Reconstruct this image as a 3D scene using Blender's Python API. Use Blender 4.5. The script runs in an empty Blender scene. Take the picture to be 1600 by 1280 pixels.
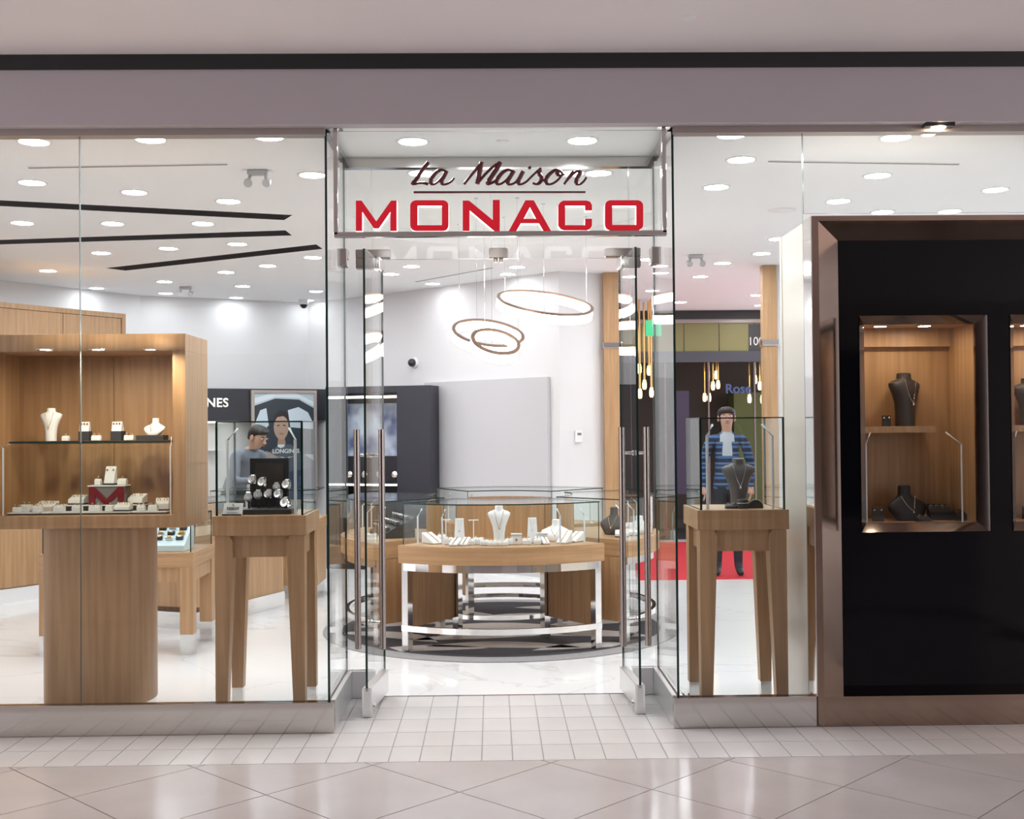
import bpy, bmesh, math, random
from mathutils import Vector, Matrix
R = math.radians
random.seed(7)
SC = bpy.context.scene
C = SC.collection

# ------------------------------------------------------------------ camera
CAMZ = 1.54
FPX = 1800.0
YAW, PITCH, ROLL = R(0.95), R(0.89), R(0.5)
fw = Vector((math.sin(YAW) * math.cos(PITCH), math.cos(YAW) * math.cos(PITCH), math.sin(PITCH)))
r0 = Vector((math.cos(YAW), -math.sin(YAW), 0))
u0 = r0.cross(fw)
rt = r0 * math.cos(ROLL) - u0 * math.sin(ROLL)
up = u0 * math.cos(ROLL) + r0 * math.sin(ROLL)
cam = bpy.data.cameras.new('camera')
camo = bpy.data.objects.new('camera', cam)
C.objects.link(camo)
camo.matrix_world = Matrix(((rt.x, up.x, -fw.x, 0), (rt.y, up.y, -fw.y, 0), (rt.z, up.z, -fw.z, CAMZ), (0, 0, 0, 1)))
cam.sensor_width = 36
cam.lens = FPX / 1600 * 36
cam.clip_start = 0.05
SC.camera = camo

# ------------------------------------------------------------------ world and exposure
w = bpy.data.worlds.new('world')
SC.world = w
w.use_nodes = True
bg = w.node_tree.nodes['Background']
bg.inputs[0].default_value = (0.60, 0.565, 0.58, 1)
bg.inputs[1].default_value = 2.0
SC.view_settings.view_transform = 'Standard'
SC.view_settings.look = 'None'
SC.view_settings.gamma = 1
SC.view_settings.exposure = 0.85
SC.view_settings.use_curve_mapping = False
SC.cycles.max_bounces = 12
SC.cycles.transparent_max_bounces = 40
SC.cycles.sample_clamp_indirect = 6
SC.cycles.caustics_reflective = False
SC.cycles.caustics_refractive = False
LAMP = 88.0          # emission of the shop's ceiling downlights

# ------------------------------------------------------------------ layout: a photograph pixel to a place in the shop
def ray(px, py):
    return fw + rt * ((px - 800) / FPX) - up * ((py - 640) / FPX)
def at(px, py, Y):
    d = ray(px, py)
    t = Y / d.y
    return Vector((d.x * t, Y, CAMZ + d.z * t))
def onz(px, py, z):
    d = ray(px, py)
    t = (z - CAMZ) / d.z
    return Vector((d.x * t, d.y * t, z))
def X(px, Y, py=668):
    return at(px, py, Y).x
def Z(py, Y, px=770):
    return at(px, py, Y).z

# ------------------------------------------------------------------ materials
def mat(name, col, rough=0.5, metal=0.0, emit=None, es=0.0, spec=0.5, coat=0.0):
    m = bpy.data.materials.new(name)
    m.use_nodes = True
    b = m.node_tree.nodes['Principled BSDF']
    b.inputs['Base Color'].default_value = (*col, 1)
    b.inputs['Roughness'].default_value = rough
    b.inputs['Metallic'].default_value = metal
    b.inputs['Specular IOR Level'].default_value = spec
    b.inputs['Coat Weight'].default_value = coat
    if emit:
        b.inputs['Emission Color'].default_value = (*emit, 1)
        b.inputs['Emission Strength'].default_value = es
    return m
def vary(m, c1, c2, scale=(4, 4, 4), detail=4, bump=0.0, lo=0.35, hi=0.65, rough=None):
    """noise between two colours on object coordinates"""
    nt = m.node_tree
    b = nt.nodes['Principled BSDF']
    tc = nt.nodes.new('ShaderNodeTexCoord')
    mp = nt.nodes.new('ShaderNodeMapping')
    mp.inputs['Scale'].default_value = scale
    nz = nt.nodes.new('ShaderNodeTexNoise')
    nz.inputs['Scale'].default_value = 1
    nz.inputs['Detail'].default_value = detail
    cr = nt.nodes.new('ShaderNodeValToRGB')
    cr.color_ramp.elements[0].position = lo
    cr.color_ramp.elements[1].position = hi
    cr.color_ramp.elements[0].color = (*c1, 1)
    cr.color_ramp.elements[1].color = (*c2, 1)
    nt.links.new(tc.outputs['Object'], mp.inputs['Vector'])
    nt.links.new(mp.outputs['Vector'], nz.inputs['Vector'])
    nt.links.new(nz.outputs['Fac'], cr.inputs['Fac'])
    nt.links.new(cr.outputs['Color'], b.inputs['Base Color'])
    if bump:
        bp = nt.nodes.new('ShaderNodeBump')
        bp.inputs['Strength'].default_value = bump
        bp.inputs['Distance'].default_value = 0.002
        nt.links.new(nz.outputs['Fac'], bp.inputs['Height'])
        nt.links.new(bp.outputs['Normal'], b.inputs['Normal'])
    return m
def glass_mat(name, tint=(0.972, 0.986, 0.985), f0=0.025, gain=0.5):
    m = bpy.data.materials.new(name)
    m.use_nodes = True
    nt = m.node_tree
    nt.nodes.clear()
    out = nt.nodes.new('ShaderNodeOutputMaterial')
    tr = nt.nodes.new('ShaderNodeBsdfTransparent')
    tr.inputs[0].default_value = (*tint, 1)
    gl = nt.nodes.new('ShaderNodeBsdfGlossy')
    gl.inputs['Roughness'].default_value = 0.0
    gl.inputs['Color'].default_value = (1, 1, 1, 1)
    lw = nt.nodes.new('ShaderNodeLayerWeight')
    lw.inputs['Blend'].default_value = 0.5
    pw = nt.nodes.new('ShaderNodeMath'); pw.operation = 'POWER'; pw.inputs[1].default_value = 5
    ml = nt.nodes.new('ShaderNodeMath'); ml.operation = 'MULTIPLY_ADD'; ml.inputs[1].default_value = gain; ml.inputs[2].default_value = f0
    mx = nt.nodes.new('ShaderNodeMixShader')
    nt.links.new(lw.outputs['Facing'], pw.inputs[0])
    nt.links.new(pw.outputs[0], ml.inputs[0])
    nt.links.new(ml.outputs[0], mx.inputs['Fac'])
    nt.links.new(tr.outputs[0], mx.inputs[1])
    nt.links.new(gl.outputs[0], mx.inputs[2])
    nt.links.new(mx.outputs[0], out.inputs['Surface'])
    return m
def marble_mat():
    m = mat('white_marble', (0.85, 0.85, 0.85), 0.10)
    nt = m.node_tree
    b = nt.nodes['Principled BSDF']
    tc = nt.nodes.new('ShaderNodeTexCoord')
    n1 = nt.nodes.new('ShaderNodeTexNoise'); n1.inputs['Scale'].default_value = 0.9; n1.inputs['Detail'].default_value = 6; n1.inputs['Distortion'].default_value = 1.2
    sub = nt.nodes.new('ShaderNodeMath'); sub.operation = 'SUBTRACT'; sub.inputs[1].default_value = 0.5
    ab = nt.nodes.new('ShaderNodeMath'); ab.operation = 'ABSOLUTE'
    cr = nt.nodes.new('ShaderNodeValToRGB')
    cr.color_ramp.elements[0].position = 0.0; cr.color_ramp.elements[0].color = (0.73, 0.73, 0.73, 1)
    cr.color_ramp.elements[1].position = 0.012; cr.color_ramp.elements[1].color = (0.86, 0.86, 0.86, 1)
    nt.links.new(tc.outputs['Object'], n1.inputs['Vector'])
    nt.links.new(n1.outputs['Fac'], sub.inputs[0]); nt.links.new(sub.outputs[0], ab.inputs[0])
    nt.links.new(ab.outputs[0], cr.inputs['Fac']); nt.links.new(cr.outputs['Color'], b.inputs['Base Color'])
    return m
def oak(name, k=1.0):
    m = mat(name, (0.4, 0.26, 0.15), 0.42)
    return vary(m, (0.385 * k, 0.222 * k, 0.106 * k), (0.495 * k, 0.297 * k, 0.152 * k), (38, 38, 1.6), 5, 0.08)
M = {}
M['oak'] = oak('oak_veneer', 1.0)
M['oak_h'] = vary(mat('oak_veneer_level', (0.4, 0.26, 0.15), 0.42), (0.385, 0.222, 0.106), (0.495, 0.297, 0.152), (1.6, 1.6, 38), 5, 0.08)
M['glass'] = glass_mat('clear_glass')
M['case_glass'] = glass_mat('case_glass', (0.975, 0.99, 0.985), 0.02, 0.6)
M['edge'] = mat('green_glass_edge', (0.012, 0.035, 0.03), 0.15)
M['edge_pale'] = mat('pale_glass_edge', (0.24, 0.28, 0.275), 0.2)
M['chrome'] = mat('polished_steel', (0.80, 0.79, 0.77), 0.07, 1.0)
M['steel'] = mat('satin_steel', (0.60, 0.575, 0.56), 0.10, 1.0)
M['chrome_satin'] = mat('bright_satin_steel', (0.82, 0.82, 0.83), 0.32, 1.0)
M['handle'] = mat('dark_satin_steel', (0.36, 0.315, 0.295), 0.2, 1.0)
M['bronze'] = vary(mat('bronze_metal', (0.34, 0.25, 0.20), 0.14, 1.0), (0.32, 0.235, 0.19), (0.37, 0.28, 0.225), (3, 3, 3))
M['taupe'] = mat('taupe_metal', (0.36, 0.31, 0.29), 0.45, 0.3)
M['black_gloss'] = mat('black_gloss', (0.003, 0.003, 0.005), 0.06, spec=0.2)
M['black'] = mat('black_matt', (0.012, 0.012, 0.014), 0.6)
M['navy'] = mat('black_navy_laminate', (0.020, 0.021, 0.032), 0.35)
M['wall'] = vary(mat('white_paint', (0.75, 0.745, 0.76), 0.7), (0.745, 0.74, 0.755), (0.755, 0.75, 0.765), (2, 2, 2))
M['wall_grey'] = mat('pale_grey_board', (0.56, 0.555, 0.575), 0.6)
M['ceil'] = vary(mat('ceiling_paint', (0.89, 0.89, 0.90), 0.8), (0.885, 0.885, 0.895), (0.895, 0.895, 0.905), (1, 1, 1))
M['mall_ceil'] = vary(mat('mall_ceiling_paint', (0.82, 0.77, 0.77), 0.8), (0.81, 0.76, 0.76), (0.83, 0.78, 0.78), (1, 1, 1))
M['fascia'] = vary(mat('mauve_grey_paint', (0.46, 0.42, 0.45), 0.55), (0.455, 0.415, 0.445), (0.465, 0.425, 0.455), (2, 2, 2))
M['cream'] = mat('cream_laminate', (0.66, 0.60, 0.52), 0.22)
M['marble'] = marble_mat()
M['tile'] = vary(mat('white_porcelain_tile', (0.72, 0.69, 0.68), 0.22), (0.70, 0.67, 0.66), (0.74, 0.71, 0.70), (3, 3, 3))
M['grout'] = mat('grout', (0.36, 0.33, 0.32), 0.8)
M['bigtile'] = vary(mat('polished_mall_tile', (0.59, 0.54, 0.53), 0.16), (0.565, 0.515, 0.505), (0.615, 0.565, 0.555), (2.5, 2.5, 2.5), 6)
M['joint'] = mat('dark_tile_joint', (0.20, 0.15, 0.13), 0.8)
M['lamp'] = mat('lamp_lens', (1, 1, 1), 0.5, emit=(0.94, 0.97, 1.0), es=LAMP)
M['lamp_soft'] = mat('wall_washer_lens', (1, 1, 1), 0.5, emit=(0.94, 0.97, 1.0), es=LAMP * 0.3)
M['spot'] = mat('showcase_lamp_lens', (1, 1, 1), 0.5, emit=(1.0, 0.86, 0.66), es=190)
M['dim_spot'] = mat('niche_lamp_lens', (1, 1, 1), 0.5, emit=(1.0, 0.80, 0.58), es=62)
M['led'] = mat('led_diffuser', (1, 1, 1), 0.5, emit=(1.0, 0.95, 0.88), es=4.5)
M['ledstrip'] = mat('led_strip', (1, 1, 1), 0.5, emit=(1.0, 0.88, 0.72), es=3.0)
M['white_trim'] = mat('white_trim', (0.82, 0.82, 0.82), 0.5)
M['lamp_grey'] = mat('grey_white_plastic', (0.45, 0.45, 0.46), 0.5)
M['white'] = mat('white_leatherette', (0.86, 0.86, 0.86), 0.5)
M['grey'] = mat('grey_leatherette', (0.20, 0.19, 0.185), 0.6)
M['dark_grey'] = mat('charcoal_block', (0.035, 0.033, 0.035), 0.5)
M['brown_vel'] = mat('dark_brown_leather', (0.040, 0.032, 0.030), 0.55)
M['smoke'] = mat('smoky_grey_leather', (0.14, 0.12, 0.12), 0.45)
M['gold'] = mat('gold', (0.85, 0.55, 0.22), 0.18, 1.0)
M['silver'] = mat('silver', (0.85, 0.85, 0.86), 0.14, 1.0)
M['gem'] = mat('diamond', (0.9, 0.9, 0.95), 0.05, 0.6)
M['red'] = mat('red_acrylic', (0.62, 0.008, 0.022), 0.35)
M['red_lit'] = mat('lit_red_letter_face', (0.62, 0.008, 0.022), 0.35, emit=(0.9, 0.012, 0.035), es=0.15)   # face of an illuminated letter
M['halo'] = mat('lit_letter_return', (0.95, 0.95, 0.95), 0.4, emit=(1, 0.98, 0.96), es=1.3)
M['maroon'] = mat('maroon_metal', (0.10, 0.012, 0.014), 0.35, 0.2)
M['red_rug'] = vary(mat('red_carpet', (0.55, 0.015, 0.03), 0.9), (0.52, 0.012, 0.025), (0.60, 0.02, 0.04), (40, 40, 40))
M['rug_cream'] = vary(mat('cream_rug_pile', (0.50, 0.46, 0.43), 0.95), (0.47, 0.43, 0.40), (0.53, 0.49, 0.46), (60, 60, 60))
M['rug_dark'] = vary(mat('charcoal_rug_pile', (0.055, 0.052, 0.06), 0.95), (0.05, 0.047, 0.054), (0.065, 0.06, 0.07), (60, 60, 60))
M['rug_edge'] = vary(mat('grey_rug_border', (0.33, 0.32, 0.32), 0.95), (0.31, 0.30, 0.30), (0.35, 0.34, 0.34), (60, 60, 60))
M['acrylic'] = mat('frosted_acrylic_post', (0.70, 0.72, 0.74), 0.25)
M['skin'] = mat('skin', (0.52, 0.30, 0.22), 0.5)
M['hair'] = mat('dark_hair', (0.018, 0.013, 0.011), 0.5)
M['green'] = mat('green_exit_panel', (0.02, 0.30, 0.12), 0.4, emit=(0.05, 0.55, 0.25), es=0.5)

# ------------------------------------------------------------------ mesh helpers
class MB:
    def __init__(s):
        s.v, s.f, s.m = [], [], []
    def add(s, vs, fs, mi=0):
        b = len(s.v)
        s.v += [tuple(v) for v in vs]
        for f in fs:
            s.f.append(tuple(b + i for i in f)); s.m.append(mi)
        return s
    def box(s, x0, x1, y0, y1, z0, z1, mi=0):
        v = [(x0, y0, z0), (x1, y0, z0), (x1, y1, z0), (x0, y1, z0), (x0, y0, z1), (x1, y0, z1), (x1, y1, z1), (x0, y1, z1)]
        return s.add(v, [(0, 3, 2, 1), (4, 5, 6, 7), (0, 1, 5, 4), (1, 2, 6, 5), (2, 3, 7, 6), (3, 0, 4, 7)], mi)
    def hexa(s, bot, top, mi=0):
        """bot, top: four corners each, counter-clockwise from above"""
        return s.add(list(bot) + list(top), [(0, 3, 2, 1), (4, 5, 6, 7), (0, 1, 5, 4), (1, 2, 6, 5), (2, 3, 7, 6), (3, 0, 4, 7)], mi)
    def prism(s, poly, z0, z1, mi=0):
        n = len(poly)
        v = [(p[0], p[1], z0) for p in poly] + [(p[0], p[1], z1) for p in poly]
        f = [tuple(range(n - 1, -1, -1)), tuple(range(n, 2 * n))] + [(i, (i + 1) % n, n + (i + 1) % n, n + i) for i in range(n)]
        return s.add(v, f, mi)
    def xz(s, poly, y0, y1, mi=0):
        """polygon in x,z (counter-clockwise seen from the front, -y) pulled from y0 to y1"""
        n = len(poly)
        v = [(p[0], y0, p[1]) for p in poly] + [(p[0], y1, p[1]) for p in poly]
        f = [tuple(range(n)), tuple(range(2 * n - 1, n - 1, -1))] + [((i + 1) % n, i, n + i, n + (i + 1) % n) for i in range(n)]
        return s.add(v, f, mi)
    def rings(s, rr, mi=0, cap=True, closed=True):
        n = len(rr[0])
        v = [p for r_ in rr for p in r_]
        f = []
        for k in range(len(rr) - 1):
            for i in range(n if closed else n - 1):
                j = (i + 1) % n
                f.append((k * n + i, k * n + j, (k + 1) * n + j, (k + 1) * n + i))
        if cap:
            f.append(tuple(range(n - 1, -1, -1)))
            f.append(tuple((len(rr) - 1) * n + i for i in range(n)))
        return s.add(v, f, mi)
    def lathe(s, prof, n=20, c=(0, 0, 0), mi=0, cap=True):
        rr = [[(c[0] + r_ * math.cos(2 * math.pi * i / n), c[1] + r_ * math.sin(2 * math.pi * i / n), c[2] + z) for i in range(n)] for r_, z in prof]
        return s.rings(rr, mi, cap)
    def oval(s, secs, n=18, c=(0, 0, 0), mi=0):
        """secs: (z, half width, half depth, y shift)"""
        rr = [[(c[0] + a * math.cos(2 * math.pi * i / n), c[1] + d + b * math.sin(2 * math.pi * i / n), c[2] + z) for i in range(n)] for z, a, b, d in secs]
        return s.rings(rr, mi)
    def tube(s, pts, r_, n=8, mi=0, closed=False):
        pts = [Vector(p) for p in pts]
        rr = []
        m_ = len(pts)
        for k, p in enumerate(pts):
            if closed:
                t = pts[(k + 1) % m_] - pts[k - 1]
            else:
                t = pts[min(k + 1, m_ - 1)] - pts[max(k - 1, 0)]
            t.normalize()
            a = Vector((0, 0, 1)) if abs(t.z) < 0.9 else Vector((0, 1, 0))
            e1 = t.cross(a).normalized(); e2 = e1.cross(t)
            q = r_[k] if isinstance(r_, (list, tuple)) else r_
            rr.append([p + e1 * (q * math.cos(2 * math.pi * i / n)) + e2 * (q * math.sin(2 * math.pi * i / n)) for i in range(n)])
        if closed:
            rr.append(rr[0])
        return s.rings(rr, mi, not closed)
    def ball(s, c, rx, ry=None, rz=None, n=12, k=8, mi=0):
        ry = ry or rx; rz = rz or rx
        rr = []
        for j in range(k + 1):
            a = -math.pi / 2 + math.pi * j / k
            q = max(math.cos(a), 0.02)
            rr.append([(c[0] + rx * q * math.cos(2 * math.pi * i / n), c[1] + ry * q * math.sin(2 * math.pi * i / n), c[2] + rz * math.sin(a)) for i in range(n)])
        return s.rings(rr, mi)
    def mesh(s, name, mats, smooth=False):
        me = bpy.data.meshes.new(name)
        me.from_pydata(s.v, [], s.f)
        for q in (mats if isinstance(mats, (list, tuple)) else [mats]):
            me.materials.append(M[q] if isinstance(q, str) else q)
        me.polygons.foreach_set('material_index', s.m)
        bm = bmesh.new(); bm.from_mesh(me)
        bmesh.ops.recalc_face_normals(bm, faces=bm.faces)
        bm.to_mesh(me); bm.free()
        if smooth:
            me.polygons.foreach_set('use_smooth', [True] * len(me.polygons))
            try:
                me.set_sharp_from_angle(angle=R(40))
            except Exception:
                pass
        return me
    def build(s, name, mats, parent=None, smooth=False, loc=None, rz=0, bevel=0):
        o = bpy.data.objects.new(name, s.mesh(name, mats, smooth))
        C.objects.link(o)
        if parent: o.parent = parent
        if loc is not None: o.location = loc
        o.rotation_euler = (0, 0, rz)
        if bevel:
            b = o.modifiers.new('edges', 'BEVEL'); b.width = bevel; b.segments = 2; b.limit_method = 'ANGLE'
        return o
def B(*a, mi=0):
    return MB().box(*a, mi)
def tag(o, label, cat=None, group=None, kind=None):
    o['label'] = label
    if cat: o['category'] = cat
    if group: o['group'] = group
    if kind: o['kind'] = kind
    return o
def thing(name, label, cat, loc=(0, 0, 0), rz=0, group=None):
    o = bpy.data.objects.new(name, None)
    C.objects.link(o)
    o.location = loc
    o.rotation_euler = (0, 0, rz)
    o.empty_display_size = 0.1
    return tag(o, label, cat, group)
def struct(o, label=None):
    o['kind'] = 'structure'
    if label: o['label'] = label
    return o
def dup(o, parent=None):
    c = o.copy(); C.objects.link(c); c.parent = parent
    for ch in [q for q in o.children]:
        dup(ch, c)
    return c
def pane(name, p0, p1, z0, z1, th=0.012, parent=None, g='glass', e='edge', loc=None, rz=0, e0=None, e1=None):
    """upright glass sheet between two plan points, with coloured edges"""
    p0 = Vector(p0[:2]); p1 = Vector(p1[:2])
    d = (p1 - p0).normalized(); n = Vector((-d.y, d.x)) * (th / 2)
    q = [p0 - n, p1 - n, p1 + n, p0 + n]
    v = [(a.x, a.y, z0) for a in q] + [(a.x, a.y, z1) for a in q]
    mb = MB()
    mb.add(v, [(0, 1, 5, 4), (2, 3, 7, 6)], 0)
    mb.add(v, [(0, 3, 2, 1), (4, 5, 6, 7)], 1)
    mb.add(v, [(1, 2, 6, 5)], 2).add(v, [(3, 0, 4, 7)], 3)
    return mb.build(name, [g, e, e1 or e, e0 or e], parent, loc=loc, rz=rz)
def lid(name, poly, z0, z1, parent=None, g='case_glass', e='edge'):
    n = len(poly)
    mb = MB()
    v = [(p[0], p[1], z0) for p in poly] + [(p[0], p[1], z1) for p in poly]
    mb.add(v, [tuple(range(n - 1, -1, -1)), tuple(range(n, 2 * n))], 0)
    mb.add(v, [(i, (i + 1) % n, n + (i + 1) % n, n + i) for i in range(n)], 1)
    return mb.build(name, [g, e], parent)
def flat_curve(splines, extrude=0.0, holes_ok=True):
    """filled 2D outlines (holes where they nest) as a mesh in x,y"""
    cu = bpy.data.curves.new('outline', 'CURVE')
    cu.dimensions = '2D'; cu.fill_mode = 'BOTH'; cu.extrude = extrude
    for pts in splines:
        sp = cu.splines.new('POLY'); sp.points.add(len(pts) - 1)
        for i, p in enumerate(pts):
            sp.points[i].co = (p[0], p[1], 0, 1)
        sp.use_cyclic_u = True
    o = bpy.data.objects.new('outline', cu); C.objects.link(o)
    bpy.context.view_layer.update()
    me = bpy.data.meshes.new_from_object(o.evaluated_get(bpy.context.evaluated_depsgraph_get()))
    bpy.data.objects.remove(o); bpy.data.curves.remove(cu)
    return me
def text_mesh(body, size, extrude=0.001, spacing=1.0, xs=1.0, bold=0.0):
    cu = bpy.data.curves.new('lettering', 'FONT')
    cu.body = body; cu.size = size; cu.extrude = extrude; cu.space_character = spacing; cu.offset = bold
    cu.align_x = 'CENTER'; cu.align_y = 'CENTER'
    o = bpy.data.objects.new('lettering', cu); C.objects.link(o)
    bpy.context.view_layer.update()
    me = bpy.data.meshes.new_from_object(o.evaluated_get(bpy.context.evaluated_depsgraph_get()))
    bpy.data.objects.remove(o); bpy.data.curves.remove(cu)
    for v in me.vertices: v.co.x *= xs
    return me
def put(me, name, m, parent=None, loc=(0, 0, 0), rot=(0, 0, 0)):
    me.materials.clear(); me.materials.append(M[m] if isinstance(m, str) else m)
    o = bpy.data.objects.new(name, me); C.objects.link(o)
    if parent: o.parent = parent
    o.location = loc; o.rotation_euler = rot
    return o
UPRIGHT = (math.pi / 2, 0, 0)

# ------------------------------------------------------------------ main depths and heights
FRONT = 5.90                       # plane of the shop front
DOORP = onz(770, 1087, 0).y        # plane of the doors, back of the entrance recess
CEIL = Z(247, DOORP)               # shop ceiling
OPEN_L = X(511, FRONT)             # corners of the entrance recess
OPEN_R = X(1056, FRONT)
BASE = 0.155                       # steel base under the glass
FASC = 5.80
FB = Z(193, FASC)                  # underside of the fascia
FT = Z(107, FASC)
MC = Z(84, FASC)                   # mall ceiling
STRIP = onz(770, 1189, 0).y        # where the small tiles stop
SIDE = X(1270, FRONT)              # inner side of the dark display wall
print('layout', DOORP, CEIL, OPEN_L, OPEN_R, FB, FT, MC, STRIP, SIDE)

# ================================================================== SETTING
XL, XR, YB = -7.0, 4.9, 15.9
# ---- floors
floor = struct(B(-9, 9, -6, STRIP, -0.06, -0.003).build('floor', 'joint'), 'dark bed of the mall floor under its polished tiles')
pA = onz(418, 1240, 0); pB = onz(1020, 1235, 0)
DG = (pB.x - pA.x) / 2
P0 = onz(718, 1238, 0)
def clip_y(poly, ymax):
    out = []
    for i, a in enumerate(poly):
        b = poly[(i + 1) % len(poly)]
        ia, ib = a[1] <= ymax, b[1] <= ymax
        if ia: out.append(a)
        if ia != ib:
            t = (ymax - a[1]) / (b[1] - a[1])
            out.append((a[0] + (b[0] - a[0]) * t, ymax))
    return out
h_ = DG / 2 - 0.004
full = MB().prism([(-h_, 0), (0, -h_), (h_, 0), (0, h_)], -0.02, 0).mesh('tile', 'bigtile')
for i in range(-14, 15):
    for j in range(-14, 15):
        cx = P0.x + DG / 2 + (i + j) * DG / 2
        cy = P0.y + (i - j) * DG / 2
        if abs(cx) > 3.6 or cy < 2.6 or cy - h_ > STRIP - 0.03: continue
        if cy + h_ <= STRIP - 0.004:
            o = bpy.data.objects.new('tile', full); C.objects.link(o); o.parent = floor; o.location = (cx, cy, 0)
        else:
            p = clip_y([(cx - h_, cy), (cx, cy - h_), (cx + h_, cy), (cx, cy + h_)], STRIP - 0.004)
            if len(p) > 2: MB().prism(p, -0.02, 0).build('tile', 'bigtile', floor)
B(-9, 9, -6, 2.3, -0.02, 0).build('paving', 'bigtile', floor)
B(-9, -3.9, 2.31, STRIP, -0.02, 0).build('paving', 'bigtile', floor)
B(3.9, 9, 2.31, STRIP, -0.02, 0).build('paving', 'bigtile', floor)

fe = struct(B(-9, 9, STRIP, DOORP, -0.06, -0.003).build('floor_entrance', 'grout'), 'grout bed of the white tiled strip along the shop front')
TW = (onz(752.6, 1189, 0).x - onz(606.9, 1189, 0).x) / 3
TD = (DOORP - STRIP) / 5
tx0 = onz(752.6, 1189, 0).x
g = 0.0025
tile_me = MB().box(-TW / 2 + g, TW / 2 - g, -TD / 2 + g, TD / 2 - g, -0.012, 0).mesh('tile', 'tile')
cut_d = FRONT + 0.02 - (STRIP + 2 * TD)
cut_me = MB().box(-TW / 2 + g, TW / 2 - g, g, cut_d, -0.012, 0).mesh('tile', 'tile')
for k in range(5):
    for i in range(-30, 30):
        cx = tx0 + (i + 0.5) * TW
        inside = OPEN_L - TW < cx < OPEN_R + TW
        if abs(cx) > 3.3: continue
        if k >= 2 and not inside:
            if k == 2:
                o = bpy.data.objects.new('tile', cut_me); C.objects.link(o); o.parent = fe; o.location = (cx, STRIP + 2 * TD, 0)
            continue
        o = bpy.data.objects.new('tile', tile_me); C.objects.link(o); o.parent = fe
        o.location = (cx, STRIP + (k + 0.5) * TD, 0)
B(-9, tx0 - 24 * TW, STRIP + g, FRONT, -0.012, -0.001).build('paving', 'tile', fe)
B(tx0 + 24 * TW, 9, STRIP + g, FRONT, -0.012, -0.001).build('paving', 'tile', fe)
mb = MB().box(XL, XR, DOORP, YB + 2, -0.06, 0)
mb.box(XL, OPEN_L, FRONT + 0.03, DOORP, -0.06, 0).box(OPEN_R, XR, FRONT + 0.03, DOORP, -0.06, 0)
struct(mb.build('floor_shop', 'marble'), 'glossy white marble floor of the shop with faint grey veins')
struct(B(OPEN_L, OPEN_R, DOORP - 0.006, DOORP + 0.006, -0.004, 0.004).build('trim_1', 'steel'), 'thin metal threshold strip between tiles and marble')

# ---- mall ceiling, fascia, black shadow line, window heads
struct(B(-9, 9, -6, FASC, MC, MC + 0.05).build('ceiling_mall', 'mall_ceil'), 'pale plaster ceiling of the mall')
struct(B(-9, 9, FASC, FASC + 0.08, FB, FT).build('wall_fascia', 'fascia'), 'mauve grey painted fascia above the shop front')
struct(B(-9, 9, FASC - 0.012, FASC + 0.06, FT, MC).build('trim_2', 'black'), 'black shadow strip between fascia and mall ceiling')
HB = Z(211, FRONT)
struct(B(XL, OPEN_L, FRONT - 0.03, FRONT + 0.05, HB, FB).build('trim_3', 'taupe'), 'taupe metal head channel over the long shop window')
struct(B(OPEN_R, XR, FRONT - 0.03, FRONT + 0.05, HB, FB).build('trim_4', 'taupe'), 'taupe metal head channel over the short shop window')
struct(B(OPEN_L, OPEN_R, DOORP - 0.03, DOORP + 0.03, Z(263, DOORP), CEIL).build('trim_5', 'steel'), 'steel header channel above the glass over the doors')
struct(B(OPEN_L - .02, OPEN_L + .02, FRONT + 0.05, DOORP - .03, CEIL - 0.03, CEIL).build('trim_6', 'steel'), 'steel head channel of the return glass by the long window')
struct(B(OPEN_R - .02, OPEN_R + .02, FRONT + 0.05, DOORP - .03, CEIL - 0.03, CEIL).build('trim_7', 'steel'), 'steel head channel of the return glass by the dark display wall')

# ---- shop ceiling with three dark slots and a round coffer
def quad(ps, ext=0.0):
    q = [onz(a, b, CEIL) for a, b in ps]           # start-top, end-top, end-bottom, start-bottom
    if ext:
        q[0] = q[0] + (q[0] - q[1]) * ext; q[3] = q[3] + (q[3] - q[2]) * ext
    return [(v.x, v.y) for v in q]
slots = [quad([(0, 313), (457, 336), (444, 344), (0, 322)], 0.3), quad([(0, 375), (446, 360), (456, 368), (0, 382)], 0.3), quad([(165, 419), (494, 382), (504, 389), (196, 423)])]
CC = (0.05, 8.55); CR = 1.25
circ = [(CC[0] + CR * math.cos(2 * math.pi * i / 64), CC[1] + CR * math.sin(2 * math.pi * i / 64)) for i in range(64)]
me = flat_curve([[(XL, FASC + 0.05), (XR, FASC + 0.05), (XR, YB), (XL, YB)]] + slots + [circ])
ceil = put(me, 'ceiling', 'ceil', None, (0, 0, CEIL))
struct(ceil, 'white plaster ceiling of the shop')
struct(B(XL, XR, FASC + 0.05, YB, CEIL + 0.2, CEIL + 0.25).build('ceiling_upper', 'ceil'), 'slab above the shop ceiling')
for q in slots:
    mb = MB(); n = 4
    v = [(p[0], p[1], CEIL) for p in q] + [(p[0], p[1], CEIL + 0.10) for p in q]
    mb.add(v, [(4, 5, 6, 7)] + [(i, (i + 1) % 4, 4 + (i + 1) % 4, 4 + i) for i in range(4)])
    mb.build('slot', 'black', ceil, loc=(0, 0, -CEIL))
mb = MB()
v = [(p[0], p[1], CEIL) for p in circ] + [(p[0], p[1], CEIL + 0.10) for p in circ]
mb.add(v, [tuple(range(64, 128))] + [(i, (i + 1) % 64, 64 + (i + 1) % 64, 64 + i) for i in range(64)])
mb.build('coffer', 'ceil', ceil, loc=(0, 0, -CEIL))

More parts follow.
